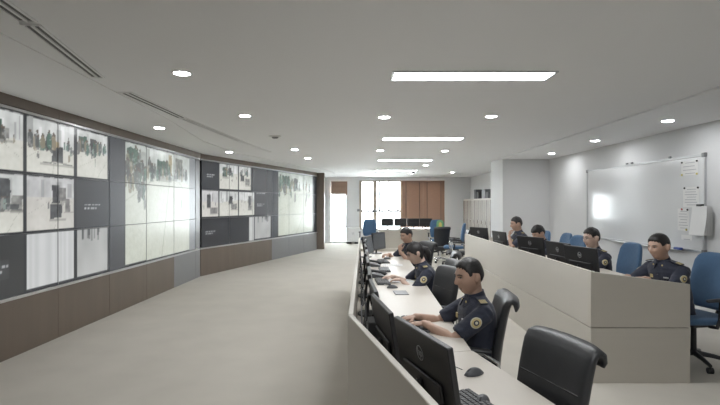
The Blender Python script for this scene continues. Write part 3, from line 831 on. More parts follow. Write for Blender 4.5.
# ------------------------------------------------------------------ monitors
def monitor(label, loc, rotz, tilt=8, wd=0.50, ht=0.295, rise=0.07, hp=True, group='desk monitors', name='monitor', stick=False):
    """screen faces local -Y; loc is the point on the desk below the stand"""
    t = thing(name, label, 'monitor', loc, rotz, group)
    T = R_(tilt)
    def tp(x, y, z):      # tilt about the lower edge: top leans towards +Y
        return (x, y * math.cos(T) + z * math.sin(T), rise + z * math.cos(T) - y * math.sin(T))
    def tbox(x0, x1, y0, y1, z0, z1, nm, m, par, bevel=0.0):
        v = [tp(x, y, z) for x in (x0, x1) for y in (y0, y1) for z in (z0, z1)]
        return MB().add(v, [(0, 1, 3, 2), (4, 6, 7, 5), (0, 4, 5, 1), (2, 3, 7, 6), (0, 2, 6, 4), (1, 5, 7, 3)]).build(nm, m, par, bevel=bevel)
    b = tbox(-wd / 2, wd / 2, -0.012, 0.012, 0, ht, 'shell', M_MONITOR, t, 0.004)
    tbox(-wd * 0.34, wd * 0.34, 0.0125, 0.026, ht * 0.16, ht * 0.84 * 0.55, 'rear_bulge', M_MONITOR, b, 0.006)
    tbox(-wd / 2 + 0.012, wd / 2 - 0.012, -0.0135, -0.0122, 0.02, ht - 0.012, 'screen', M_DARKSCREEN, t)
    MB().tube([(0, 0.06, 0.012), (0, 0.055, 0.08), (0, 0.045, rise + ht * 0.35)], [0.022, 0.020, 0.018], 10, squash=0.6).build('stand_neck', M_MONITOR, t)
    MB().prism([(0.11 * math.cos(a), 0.05 + 0.085 * math.sin(a)) for a in [2 * math.pi * k / 24 for k in range(24)]], 0.0, 0.012).build('stand_base', M_MONITOR, t, bevel=0.003)
    if hp:
        M4 = Matrix.Rotation(-T, 4, 'X')
        c = Vector(tp(0, 0.0127, ht * 0.70))
        lg = MB()
        ro, ri = 0.030, 0.0265
        rings_ = [[(r * math.cos(2 * math.pi * k / 28), yy, r * math.sin(2 * math.pi * k / 28)) for k in range(28)] for r, yy in ((ri, 0), (ro, 0), (ro, 0.001), (ri, 0.001), (ri, 0))]
        lg.rings(rings_, cap=False)
        lo = lg.build('logo_ring', M_HP, t); lo.location = c; lo.rotation_euler = (-T, 0, 0)
        me = HP_TEXT
        tx = bpy.data.objects.new('logo_letters', me); COL.objects.link(tx); tx.parent = lo
        tx.location = (0, 0.0008, 0.002); tx.rotation_euler = (R_(90), 0, R_(180))
    if stick:
        for x, z in ((wd * 0.40, 0.035), (-wd * 0.36, 0.04)):
            tbox(x - 0.022, x + 0.022, 0.0122, 0.0128, z - 0.018, z + 0.018, 'label_sticker', M_PAPER, t)
    return t
HP_TEXT = text_mesh('hp', 0.046)
HP_TEXT.materials.append(M_HP)
# left desk row
mons = [((0.298, 1.90), 107.0, 'large dark monitor back with round logo, nearest the camera', True),
        ((0.18, 2.50), 98.0, 'dark monitor seen edge-on just behind the nearest one', False),
        ((0.16, 3.05), 92.0, 'dark monitor in front of the man typing', False),
        ((0.155, 3.72), 88.5, 'third dark monitor beyond the bend in the long desk', False),
        ((0.16, 4.45), 90.0, 'dark monitor in front of the woman', False),
        ((0.165, 5.20), 87.0, 'dark monitor just beyond the woman, behind the long panel', False),
        ((0.175, 6.00), 91.0, 'dark monitor midway between the woman and the far man', False),
        ((0.185, 6.85), 86.0, 'dark monitor just before the far man on the long desk', False),
        ((0.23, 7.75), 72.0, 'dark monitor at the far end of the long desk', False)]
for k, ((x, y), rz, lab, st) in enumerate(mons):
    monitor(lab, (x, y, 0.75), R_(rz), tilt=9, stick=st, hp=(k == 0 or k % 2 == 0), rise=0.065 if k == 0 else 0.05)
monitor('angled monitor facing the far man, screen turned to camera', (0.42, 8.30, 0.75), R_(62), tilt=4, hp=False)
# right console row
for (x, y), rz, lab, st in (((2.42, 9.30), 114, 'monitor at the far end of the raised console, by the lockers', False),
                        ((2.40, 7.90), 97, 'monitor in front of the man resting chin on hand', False),
                        ((2.44, 6.62), 110, 'monitor hiding the man bending low', False),
                        ((2.42, 5.66), 97, 'monitor beside the man with glasses, farther of the touching pair', True),
                        ((2.40, 5.06), 101, 'monitor beside the man with glasses, nearer of the touching pair', True)):
    monitor(lab, (x, y, DZ2), R_(rz), tilt=7, stick=st, wd=0.52, rise=0.05, ht=0.29, group='raised console monitors')

# ------------------------------------------------------------------ keyboards, mice, phones, paper
def keyboard(label, loc, rotz, wd=0.42):
    t = thing('keyboard', label, 'keyboard', loc, rotz, 'black keyboards')
    MB().box((0, 0, 0.009), (wd, 0.14, 0.018)).build('base', M_DARKGREY, t, bevel=0.004)
    mb = MB()
    for r_ in range(5):
        for c in range(20):
            if r_ == 0 and 4 <= c <= 9: continue
            mb.box((-wd / 2 + 0.02 + c * (wd - 0.04) / 19, -0.05 + r_ * 0.025, 0.021), (0.0165, 0.019, 0.006))
    mb.box((-wd / 2 + 0.02 + 6.5 * (wd - 0.04) / 19, -0.05, 0.021), (0.118, 0.019, 0.006))
    k = mb.build('keys', M_BLACK, t, smooth=False); k['kind'] = 'stuff'
    return t
def mouse(label, loc, rotz):
    t = thing('mouse', label, 'mouse', loc, rotz, 'black computer mice')
    rings = []
    for i in range(9):
        a = i / 8; y = -0.055 + 0.11 * a
        w_ = 0.030 * (math.sin(math.pi * min(0.96, max(0.05, a))) ** 0.45); h_ = 0.036 * (math.sin(math.pi * (0.06 + 0.86 * a)) ** 0.7)
        rings.append([(w_ * math.cos(q), y, max(0.001, h_ * math.sin(q))) for q in [math.pi * k / 9 for k in range(10)]])
    b = MB().rings(rings).build('shell', M_DARKGREY, t, angle=60)
    MB().tube([(0, 0.022, 0.030), (0, 0.038, 0.024)], 0.005, 8, round_ends=True).build('wheel', M_BLACK, b)
    return t
keyboard('keyboard under the hands of the man typing', (0.42, 3.38, 0.75), R_(92))
keyboard('keyboard at the bottom of the picture, beside the nearest monitor', (0.52, 1.95, 0.75), R_(109))
keyboard('keyboard lying before the woman', (0.30, 5.25, 0.75), R_(93), 0.38)
keyboard('keyboard lying before the far man', (0.42, 7.1, 0.75), R_(95), 0.38)
keyboard('keyboard midway between the woman and the far man', (0.38, 6.2, 0.75), R_(90), 0.38)
mouse('black mouse lying alone on the near desk before the empty chair', (0.595, 2.40, 0.75), R_(120))
mouse('black mouse at the bottom edge of the picture', (0.545, 2.055, 0.75), R_(150))
mouse('black mouse beside the dark pad near the typing man', (0.38, 4.88, 0.75), R_(95))
mouse('black mouse near the woman at the paper sheets', (0.34, 6.05 - 0.2, 0.75), R_(80))
mouse('black mouse in the hand of the far man', (0.50, 7.45, 0.75), R_(90))
pd = thing('mouse_pad', 'dark rectangular pad on desk between the typing man and the woman', 'pad', (0.44, 4.62, 0.75), R_(3))
MB().box((0, 0, 0.002), (0.13, 0.21, 0.004)).build('pad', M_DARKGREY, pd, bevel=0.0015)
MB().box((0, 0, 0.0045), (0.118, 0.198, 0.0008)).build('cloth_face', M_GREY, pd)
def phone(label, loc, rotz):
    t = thing('desk_phone', label, 'phone', loc, rotz, 'desk telephones')
    mb = MB(); v = [(-0.08, -0.09, 0), (0.08, -0.09, 0), (0.08, 0.09, 0), (-0.08, 0.09, 0), (-0.08, -0.09, 0.02), (0.08, -0.09, 0.02), (0.08, 0.09, 0.055), (-0.08, 0.09, 0.055)]
    mb.add(v, [(3, 2, 1, 0), (4, 5, 6, 7), (0, 1, 5, 4), (1, 2, 6, 5), (2, 3, 7, 6), (3, 0, 4, 7)]).build('body', M_DARKGREY, t, bevel=0.004)
    MB().tube([(-0.055, -0.085, 0.05), (-0.055, -0.05, 0.066), (-0.055, 0.05, 0.082), (-0.055, 0.085, 0.078)], [0.022, 0.016, 0.016, 0.022], 10, round_ends=True).build('handset', M_BLACK, t)
    k = MB()
    for a in range(3):
        for b in range(4):
            k.box((0.0 + a * 0.024, -0.06 + b * 0.024, 0.026 + 0.0047 * b + 0.002), (0.017, 0.015, 0.006))
    o = k.build('keypad', M_GREY, t, smooth=False); o['kind'] = 'stuff'
    return t
phone('dark desk phone near the monitors, nearer the typing man', (0.26, 5.62, 0.75), R_(90))
phone('dark desk phone near the monitors, farther towards the woman', (0.26, 6.62, 0.75), R_(88))
def sheet(name, label, loc, rotz, wd, dp, n=1):
    t = thing(name, label, 'paper', loc, rotz)
    for k in range(n):
        MB().box((0.008 * k, 0.006 * (k % 2), 0.001 + 0.0016 * k), (wd, dp, 0.0012)).build('sheet', M_PAPER, t)
    ln = MB()
    for k in range(9):
        ln.box((-wd * 0.05 * (k % 3), -dp * 0.38 + k * dp * 0.085, 0.0026 + 0.0016 * (n - 1)), (wd * 0.66, 0.004, 0.0004))
    o = ln.build('print', M_INK, t, smooth=False); o['kind'] = 'stuff'
    return t
sheet('paper_sheet', 'white printed sheets under the arm of the woman', (0.50, 5.32, 0.75), R_(100), 0.21, 0.297, 2)
sheet('paper_sheet', 'single white sheet on the desk before the far man', (0.52, 6.75, 0.75), R_(85), 0.21, 0.297, 1)
mb = thing('desktop_computer', 'small grey computer box among cables behind the second monitor', 'computer', (0.10, 2.80, 0.75), R_(0))
MB().box((0, 0, 0.09), (0.05, 0.16, 0.18)).build('case', M_DARKGREY, mb, bevel=0.005)
MB().box((-0.0255, 0, 0.13), (0.001, 0.05, 0.03)).build('label_sticker', M_PAPER, mb)
def cable(label, pts, m=M_BLACK, r=0.004):
    P = [Vector(p) for p in pts]; out = []
    for i in range(len(P) - 1):     # catmull-rom
        p0 = P[max(0, i - 1)]; p1 = P[i]; p2 = P[i + 1]; p3 = P[min(len(P) - 1, i + 2)]
        for k in range(6):
            t = k / 6
            out.append(0.5 * ((2 * p1) + (p2 - p0) * t + (2 * p0 - 5 * p1 + 4 * p2 - p3) * t * t + (3 * p1 - p0 - 3 * p2 + p3) * t ** 3))
    out.append(P[-1])
    return tag(MB().tube(out, r, 7).build('cable', m), label, 'cable', 'desk cables')
zc = 0.757
for k, (ya, yb) in enumerate(((2.75, 3.35), (3.3, 4.0), (4.0, 4.7), (4.8, 5.5), (5.5, 6.3), (6.2, 7.1))):
    cable('dark cable bundle hanging behind the %s gap between monitors' % ('first', 'second', 'third', 'fourth', 'fifth', 'sixth')[k],
          [(0.06, ya, 0.757), (0.075, ya + 0.12, 0.86), (0.065, (ya + yb) / 2, 0.98 - 0.02 * (k % 2)), (0.08, yb - 0.15, 0.84), (0.065, yb, 0.757)], M_BLACK, 0.007)
cable('black cable looping behind the second monitor', [(0.06, 2.25, 0.76), (0.05, 2.5, 0.86), (0.07, 2.75, 0.93), (0.05, 2.95, 0.80), (0.06, 3.3, 0.757)])
cable('black cable lying along the long panel behind the third monitor', [(0.05, 3.1, 0.76), (0.045, 3.4, 0.88), (0.05, 3.7, 0.95), (0.05, 4.0, 0.80), (0.06, 4.3, 0.757)], r=0.005)
cable('pale cable hanging among the monitors along the long panel', [(0.045, 2.7, 0.76), (0.04, 3.0, 0.95), (0.045, 3.2, 0.90), (0.05, 3.6, 0.757)], M_GREY)
cable('black cable farther along the long panel', [(0.07, 4.6, 0.76), (0.055, 4.9, 0.93), (0.06, 5.3, 0.85), (0.07, 5.7, 0.757)])
cable('thin white cable running from the phone across the desk', [(0.27, 5.50, zc), (0.33, 5.30, zc), (0.30, 5.08, zc), (0.40, 4.95, zc)], M_WHITEFRAME, 0.003)
cable('thin cable of the lone mouse on the near desk', [(0.55, 2.46, 0.754), (0.50, 2.52, 0.754), (0.40, 2.50, 0.754), (0.22, 2.62, 0.754)], M_DARKGREY, 0.002)

# ------------------------------------------------------------------ whiteboard
wb = thing('whiteboard', 'large framed whiteboard on the wall behind the men', 'whiteboard', (X_RIGHT, 8.22, 0.93), R_(90))
# local x runs along world +Y, local +y points to world -X (into the room)
BW, BH = 3.34, 1.37
MB().box((0, 0.014, BH / 2), (BW - 0.04, 0.020, BH - 0.04)).build('writing_surface', M_BOARD, wb, smooth=False)
for c, s in (((0, 0.018, 0.018), (BW, 0.032, 0.036)), ((0, 0.018, BH - 0.018), (BW, 0.032, 0.036)), ((-BW / 2 + 0.018, 0.018, BH / 2), (0.036, 0.032, BH - 0.074)), ((BW / 2 - 0.018, 0.018, BH / 2), (0.036, 0.032, BH - 0.074))):
    MB().box(c, s).build('frame_rail', M_ALU, wb, bevel=0.003)
for sx in (-1, 1):
    for zz in (0.02, BH - 0.02):
        MB().box((sx * (BW / 2 - 0.02), 0.02, zz), (0.06, 0.042, 0.06)).build('corner_cap', M_GREY, wb, bevel=0.006)
MB().box((-0.3, 0.075, 0.004), (1.9, 0.08, 0.012)).build('pen_tray', M_ALU, wb, bevel=0.003)
for q in (-0.95, 0.05, 0.2):
    MB().box((q, 0.03, BH + 0.012), (0.04, 0.03, 0.03)).build('hook', M_GREY, wb, bevel=0.003)
o = MB().box((0, 0, 0), (0.14, 0.05, 0.035)).build('board_eraser', M_BLUEPLASTIC, bevel=0.008, loc=(X_RIGHT - 0.075, 7.02, 0.958), rot=(0, 0, R_(90)))
tag(o, 'blue eraser resting on the whiteboard tray', 'eraser')
def board_paper(label, y0, y1, za, zb, mags, lines=7, dx=0.0):
    t = thing('pinned_paper', label, 'paper', (X_RIGHT - 0.026 - dx, (y0 + y1) / 2, za), R_(90), 'papers on the whiteboard')
    w_, h_ = y1 - y0, zb - za
    MB().box((0, 0.001, h_ / 2), (w_, 0.0012, h_)).build('sheet', M_PAPER, t)
    ln = MB()
    for k in range(lines):
        ln.box((w_ * 0.04 * ((k * 7) % 3 - 1), 0.0019, h_ * (0.12 + 0.76 * k / max(1, lines - 1))), (w_ * (0.6 + 0.1 * ((k * 5) % 3)), 0.0006, 0.008))
    o = ln.build('print', M_INK, t, smooth=False); o['kind'] = 'stuff'
    for (fx, fz, m) in mags:
        MB().tube([((fx - 0.5) * w_, 0.0018, fz * h_), ((fx - 0.5) * w_, 0.012, fz * h_)], 0.014, 12).build('magnet', m, t)
board_paper('pale sheet pinned at the upper corner of the whiteboard', 6.68, 7.02, 2.02, 2.22, [(0.05, 0.95, M_BLACK), (0.95, 0.95, M_BLACK), (0.05, 0.05, M_YELLOW), (0.95, 0.05, M_YELLOW)], 4)
board_paper('printed sheet in the middle of the whiteboard end', 6.66, 6.98, 1.56, 1.85, [(0.05, 0.95, M_BLACK), (0.9, 0.95, M_BLACK), (0.1, 0.05, M_BLACK)])
board_paper('small printed sheet low on the whiteboard with red magnet', 6.86, 7.10, 1.22, 1.54, [(0.1, 0.95, M_BLACK), (0.6, 0.97, M_RED), (0.2, 0.05, M_YELLOW)])
board_paper('small empty sheet lowest on the whiteboard', 6.80, 7.02, 1.09, 1.16, [], 1)
# thick pad of sheets hanging from a clip beside the frame
pad = thing('paper_pad', 'thick pad of white sheets hanging from a clip on the frame', 'paper pad', (X_RIGHT - 0.045, 6.58, 1.18), R_(90), 'papers on the whiteboard')
for k in range(4):
    mbp = MB()
    n = 8; vv = []; ff = []
    for i in range(n + 1):
        z = 0.40 * i / n
        bulge = 0.012 * k + 0.05 * k * 0.33 * (1 - i / n) ** 1.5
        for x in (-0.19 + 0.01 * k, 0.17 - 0.012 * k):
            vv.append((x, 0.004 + bulge, z)); vv.append((x, 0.0052 + bulge, z))
    for i in range(n):
        a = i * 4; b = a + 4
        ff += [(a + 1, a + 3, b + 3, b + 1), (a, b, b + 2, a + 2), (a, a + 1, b + 1, b), (a + 2, b + 2, b + 3, a + 3)]
    ff += [(0, 2, 3, 1), (n * 4, n * 4 + 1, n * 4 + 3, n * 4 + 2)]
    mbp.add(vv, ff).build('sheet', M_PAPER, pad, angle=30)
MB().box((0.0, 0.024, 0.41), (0.10, 0.04, 0.03)).build('clip', M_BLACK, pad, bevel=0.004)

# ------------------------------------------------------------------ lockers and boxes on them
LF = 4.12
for k in range(8):
    y = 14.42 + k * 0.50
    t = thing('tall_cabinet', 'tall pale cabinet with louvred door, %s of the row from the pillar' % ('first', 'second', 'third', 'fourth', 'fifth', 'sixth', 'seventh', 'eighth')[k], 'cabinet', (LF + 0.3, y + 0.25, 0), 0, 'cabinet row by the pillar')
    MB().box((0.02, 0, 0.93), (0.54, 0.49, 1.74)).build('body', M_LOCKER, t, bevel=0.004)
    MB().box((0.02, 0, 0.03), (0.50, 0.47, 0.06)).build('plinth', M_BLACK, t)
    for sgn in (-1, 1):
        dr = MB().box((-0.262, sgn * 0.121, 0.94), (0.018, 0.232, 1.66)).build('door', M_LOCKER, t, bevel=0.003)
        MB().box((-0.2725, sgn * 0.03, 0.94), (0.004, 0.055, 1.60)).build('dark_edge', M_LOCKER2, dr)
        MB().box((-0.2735, sgn * 0.175, 0.94), (0.004, 0.045, 1.60)).build('dark_edge', M_LOCKER2, dr)
        MB().box((-0.279, sgn * 0.055, 1.02), (0.014, 0.012, 0.12)).build('handle', M_CHROME, dr, bevel=0.003)
for x, y, s, m, lab in ((4.35, 14.75, (0.30, 0.34, 0.18), M_BLACK, 'black box on the cabinet nearest the pillar'),
                        (4.34, 15.25, (0.28, 0.30, 0.13), M_DARKGREY, 'dark grey case on top of the cabinets, second from pillar'),
                        (4.34, 15.75, (0.26, 0.28, 0.20), M_GREY, 'grey box in the middle of the cabinet tops'),
                        (4.34, 16.4, (0.30, 0.34, 0.15), M_BLACK, 'black bag like case on the far cabinet tops'),
                        (4.36, 17.0, (0.22, 0.20, 0.22), M_DARKGREY, 'upright dark box farthest on the cabinet tops')):
    t = thing('storage_box', lab, 'box', (x, y, 1.80), rng.uniform(-0.15, 0.15), 'boxes on the cabinets')
    s = (s[0], s[1] * 1.3, s[2] * 1.5)
    MB().box((0, 0, s[2] / 2 - 0.012), (s[0], s[1], s[2] - 0.024)).build('body', m, t, bevel=0.008)
    MB().box((0, 0, s[2] - 0.012), (s[0] + 0.012, s[1] + 0.012, 0.022)).build('lid', m, t, bevel=0.006)

# ------------------------------------------------------------------ far benches, low cabinet
bench = thing('far_bench', 'pale workbench carrying a row of monitors before the window', 'desk', (1.95, 16.6, 0))
MB().box((0, 0, 0.735), (2.3, 0.7, 0.03)).build('worktop', M_DESK, bench, bevel=0.003)
MB().box((0, -0.32, 0.37), (2.2, 0.02, 0.69)).build('modesty_panel', M_CREAM, bench)
for sx in (-1.11, 0, 1.11):
    MB().box((sx, 0.02, 0.36), (0.03, 0.62, 0.72)).build('support_panel', M_CREAM, bench)
for k, l in enumerate(('first', 'second', 'third', 'fourth')):
    monitor('dark monitor on the far bench, %s from the window side' % l, (1.12 + 0.44 * k, 16.55, 0.75), R_(180 + (-4 if k % 2 else 3)), tilt=3, wd=0.42, ht=0.27, rise=0.10, hp=False, group='far bench monitors')
t = thing('draped_cloth', 'green and yellow folded cloth on the blue chair back far away', 'cloth', (2.64, 14.9, 0.83))
# cloth hung over the chair back: an upright folded slab with rounded hem
slab_path([(0.0, 0.0), (0.0, 0.03), (-0.004, 0.12), (-0.006, 0.22), (-0.004, 0.27), (0.0, 0.285)], [0.09, 0.11, 0.115, 0.105, 0.08, 0.03], [0.008, 0.012, 0.014, 0.012, 0.01, 0.005]).build('green_fold', M_GREEN, t, angle=60)
slab_path([(-0.02, 0.02), (-0.022, 0.06), (-0.024, 0.18), (-0.02, 0.22)], [0.04, 0.05, 0.045, 0.015], [0.004, 0.006, 0.006, 0.004]).build('yellow_fold', M_YELLOW, t, angle=60)
lcab = thing('low_cabinet', 'low white cabinet on black feet under the window edge', 'cabinet', (-0.08, 19.74, 0))
MB().box((0, 0, 0.36), (0.56, 0.40, 0.58)).build('body', M_WHITEFRAME, lcab, bevel=0.006)
for sx in (-1, 1):
    dr = MB().box((sx * 0.139, -0.207, 0.36), (0.268, 0.014, 0.55)).build('door', M_WHITEFRAME, lcab, bevel=0.003)
    MB().box((sx * 0.03, -0.219, 0.42), (0.012, 0.012, 0.09)).build('handle', M_GREY, dr)
    MB().box((sx * 0.16, -0.1, 0.035), (0.20, 0.12, 0.07)).build('foot', M_BLACK, lcab, bevel=0.004)

# ------------------------------------------------------------------ people
def sstep(a, b, x):
    t = np.clip((x - a) / (b - a), 0, 1); return t * t * (3 - 2 * t)
def head_grid(nu=72, nv=56):
    u = np.linspace(-math.pi, math.pi, nu, endpoint=False)
    v = np.linspace(-math.pi / 2 + 0.06, math.pi / 2 - 0.04, nv)
    V, U = np.meshgrid(v, u, indexing='ij')
    cv = np.cos(V)
    tt = np.clip(-np.sin(V), 0, 1)
    cj = cv ** (1 - 0.50 * tt)
    x = 0.0805 * cj * np.sign(np.sin(U)) * np.abs(np.sin(U)) ** 0.9
    y = 0.096 * np.where(np.cos(U) > 0, cj, cv) * np.sign(np.cos(U)) * np.abs(np.cos(U)) ** 0.9
    z = 0.117 * np.sin(V)
    t = np.clip(-z / 0.12, 0, 1)
    x = x * (1 - 0.36 * t ** 1.7)
    y = np.where(y > 0, y * (1 - 0.13 * t ** 2), y * (1 - 0.50 * t))
    y = np.where(z > 0, y - 0.008 * (z / 0.12), y)
    front = np.clip(y / 0.04, 0, 1)
    ax = np.abs(x)
    y = y + front * (
        0.026 * np.exp(-(x / (0.010 + 0.007 * sstep(0.01, -0.03, z))) ** 2) * sstep(0.028, -0.030, z) * sstep(-0.047, -0.034, z)
        - 0.010 * np.exp(-((ax - 0.031) / 0.017) ** 2 - ((z - 0.010) / 0.012) ** 2)
        + 0.006 * np.exp(-((z - 0.030) / 0.009) ** 2) * np.exp(-((ax - 0.028) / 0.024) ** 2)
        + 0.006 * np.exp(-((ax - 0.046) / 0.016) ** 2 - ((z + 0.020) / 0.018) ** 2)
        + 0.005 * np.exp(-(x / 0.022) ** 2) * (np.exp(-((z + 0.062) / 0.006) ** 2) + np.exp(-((z + 0.076) / 0.007) ** 2))
        - 0.003 * np.exp(-(x / 0.024) ** 2 - ((z + 0.0685) / 0.003) ** 2)
        + 0.008 * np.exp(-(x / 0.026) ** 2 - ((z + 0.100) / 0.016) ** 2))
    return U, V, x, y, z
HU, HV, HX, HY, HZ = head_grid()
def grid_closed(mb, P, nv, nu):
    fs = []
    for j in range(nv - 1):
        for i in range(nu):
            k = (i + 1) % nu
            fs.append((j * nu + i, j * nu + k, (j + 1) * nu + k, (j + 1) * nu + i))
    fs.append(tuple(range(nu))[::-1]); b = (nv - 1) * nu
    fs.append(tuple(range(b, b + nu)))
    mb.add(P, fs)
def face_y(x, z):
    d = (HX - x) ** 2 + (HZ - z) ** 2 + np.where(HY > 0.02, 0, 1)
    return float(HY.ravel()[np.argmin(d)])

def remesh(mb, voxel, smooth_it=2, wrinkle=0.0, seed=0):
    me = mb.mesh('raw')
    o = bpy.data.objects.new('raw', me); COL.objects.link(o)
    md = o.modifiers.new('r', 'REMESH'); md.mode = 'VOXEL'; md.voxel_size = voxel; md.adaptivity = 0
    dg = bpy.context.evaluated_depsgraph_get()
    out = bpy.data.meshes.new_from_object(o.evaluated_get(dg))
    bpy.data.objects.remove(o); bpy.data.meshes.remove(me)
    out.materials.clear()
    bm = bmesh.new(); bm.from_mesh(out)
    for _ in range(smooth_it):
        bmesh.ops.smooth_vert(bm, verts=bm.verts, factor=0.5, use_axis_x=True, use_axis_y=True, use_axis_z=True)
    if wrinkle > 0:
        from mathutils import noise
        bm.normal_update()
        off_ = Vector((seed * 3.1, seed * 1.7, seed * 0.9))
        for v in bm.verts:
            p = v.co
            q = Vector((p.x * 9, p.y * 9, p.z * 22)) + off_
            v.co = p + v.normal * wrinkle * (noise.noise(q) + 0.6 * noise.noise(q * 2.1))
    bm.to_mesh(out); bm.free(); out.update()
    return out

def ik(S, W, L1, L2, pole):
    S = Vector(S); W = Vector(W); d = W - S; L = d.length
    if L > (L1 + L2) * 0.985:
        W = S + d * ((L1 + L2) * 0.985 / L); d = W - S; L = d.length
    d.normalize()
    a = (L1 * L1 - L2 * L2 + L * L) / (2 * L)
    h = math.sqrt(max(0, L1 * L1 - a * a))
    p = Vector(pole); p = (p - d * p.dot(d)).normalized()
    return S + d * a + p * h, W

def add_hand(mb, W, fwd, down, side, thumb_sign, curl, sc=1.0, nails=None):
    """W wrist, fwd finger direction, down palm normal, side towards the little finger times -thumb_sign"""
    fwd = fwd.normalized(); down = (down - fwd * down.dot(fwd)).normalized(); lat = fwd.cross(down)
    R = Matrix((lat, fwd, -down)).transposed()
    mb.ell(W + fwd * 0.050 * sc, (0.040 * sc, 0.056 * sc, 0.0165 * sc), R, 16, 10)
    mb.ell(W + fwd * 0.072 * sc, (0.041 * sc, 0.028 * sc, 0.0145 * sc), R, 16, 10)
    mb.tube([W - fwd * 0.03, W + fwd * 0.03 * sc], [0.025 * sc, 0.024 * sc], 12, round_ends=True, squash=0.75, up=tuple(down))
    L = (0.070, 0.078, 0.073, 0.057)
    for k in range(4):
        o_ = (-0.0315 + 0.021 * k) * -thumb_sign
        p = W + fwd * (0.088 - 0.004 * abs(k - 1.3)) * sc + lat * o_ * sc
        pts = [p - fwd * 0.02 * sc]; ang = 0.10
        fan = fwd + lat * (o_ * 2.2)
        q = p
        pts.append(q)
        for j, fr in enumerate((0.45, 0.31, 0.24)):
            ang += curl[j]
            dirv = (fan.normalized() * math.cos(ang) + down * math.sin(ang))
            q = q + dirv * L[k] * fr * sc
            pts.append(q)
        mb.tube(pts, [0.0098 * sc, 0.0095 * sc, 0.0090 * sc, 0.0082 * sc, 0.0070 * sc], 10, round_ends=True)
    tb = W + fwd * 0.028 * sc + lat * 0.030 * thumb_sign * sc + down * 0.006 * sc
    t1 = tb + (fwd * 0.75 + lat * 0.62 * thumb_sign + down * 0.2).normalized() * 0.042 * sc
    t2 = t1 + (fwd * 0.95 + lat * 0.12 * thumb_sign + down * 0.22).normalized() * 0.034 * sc
    mb.tube([tb - lat * 0.012 * thumb_sign, t1, t2], [0.0135 * sc, 0.0112 * sc, 0.0090 * sc], 10, round_ends=True)

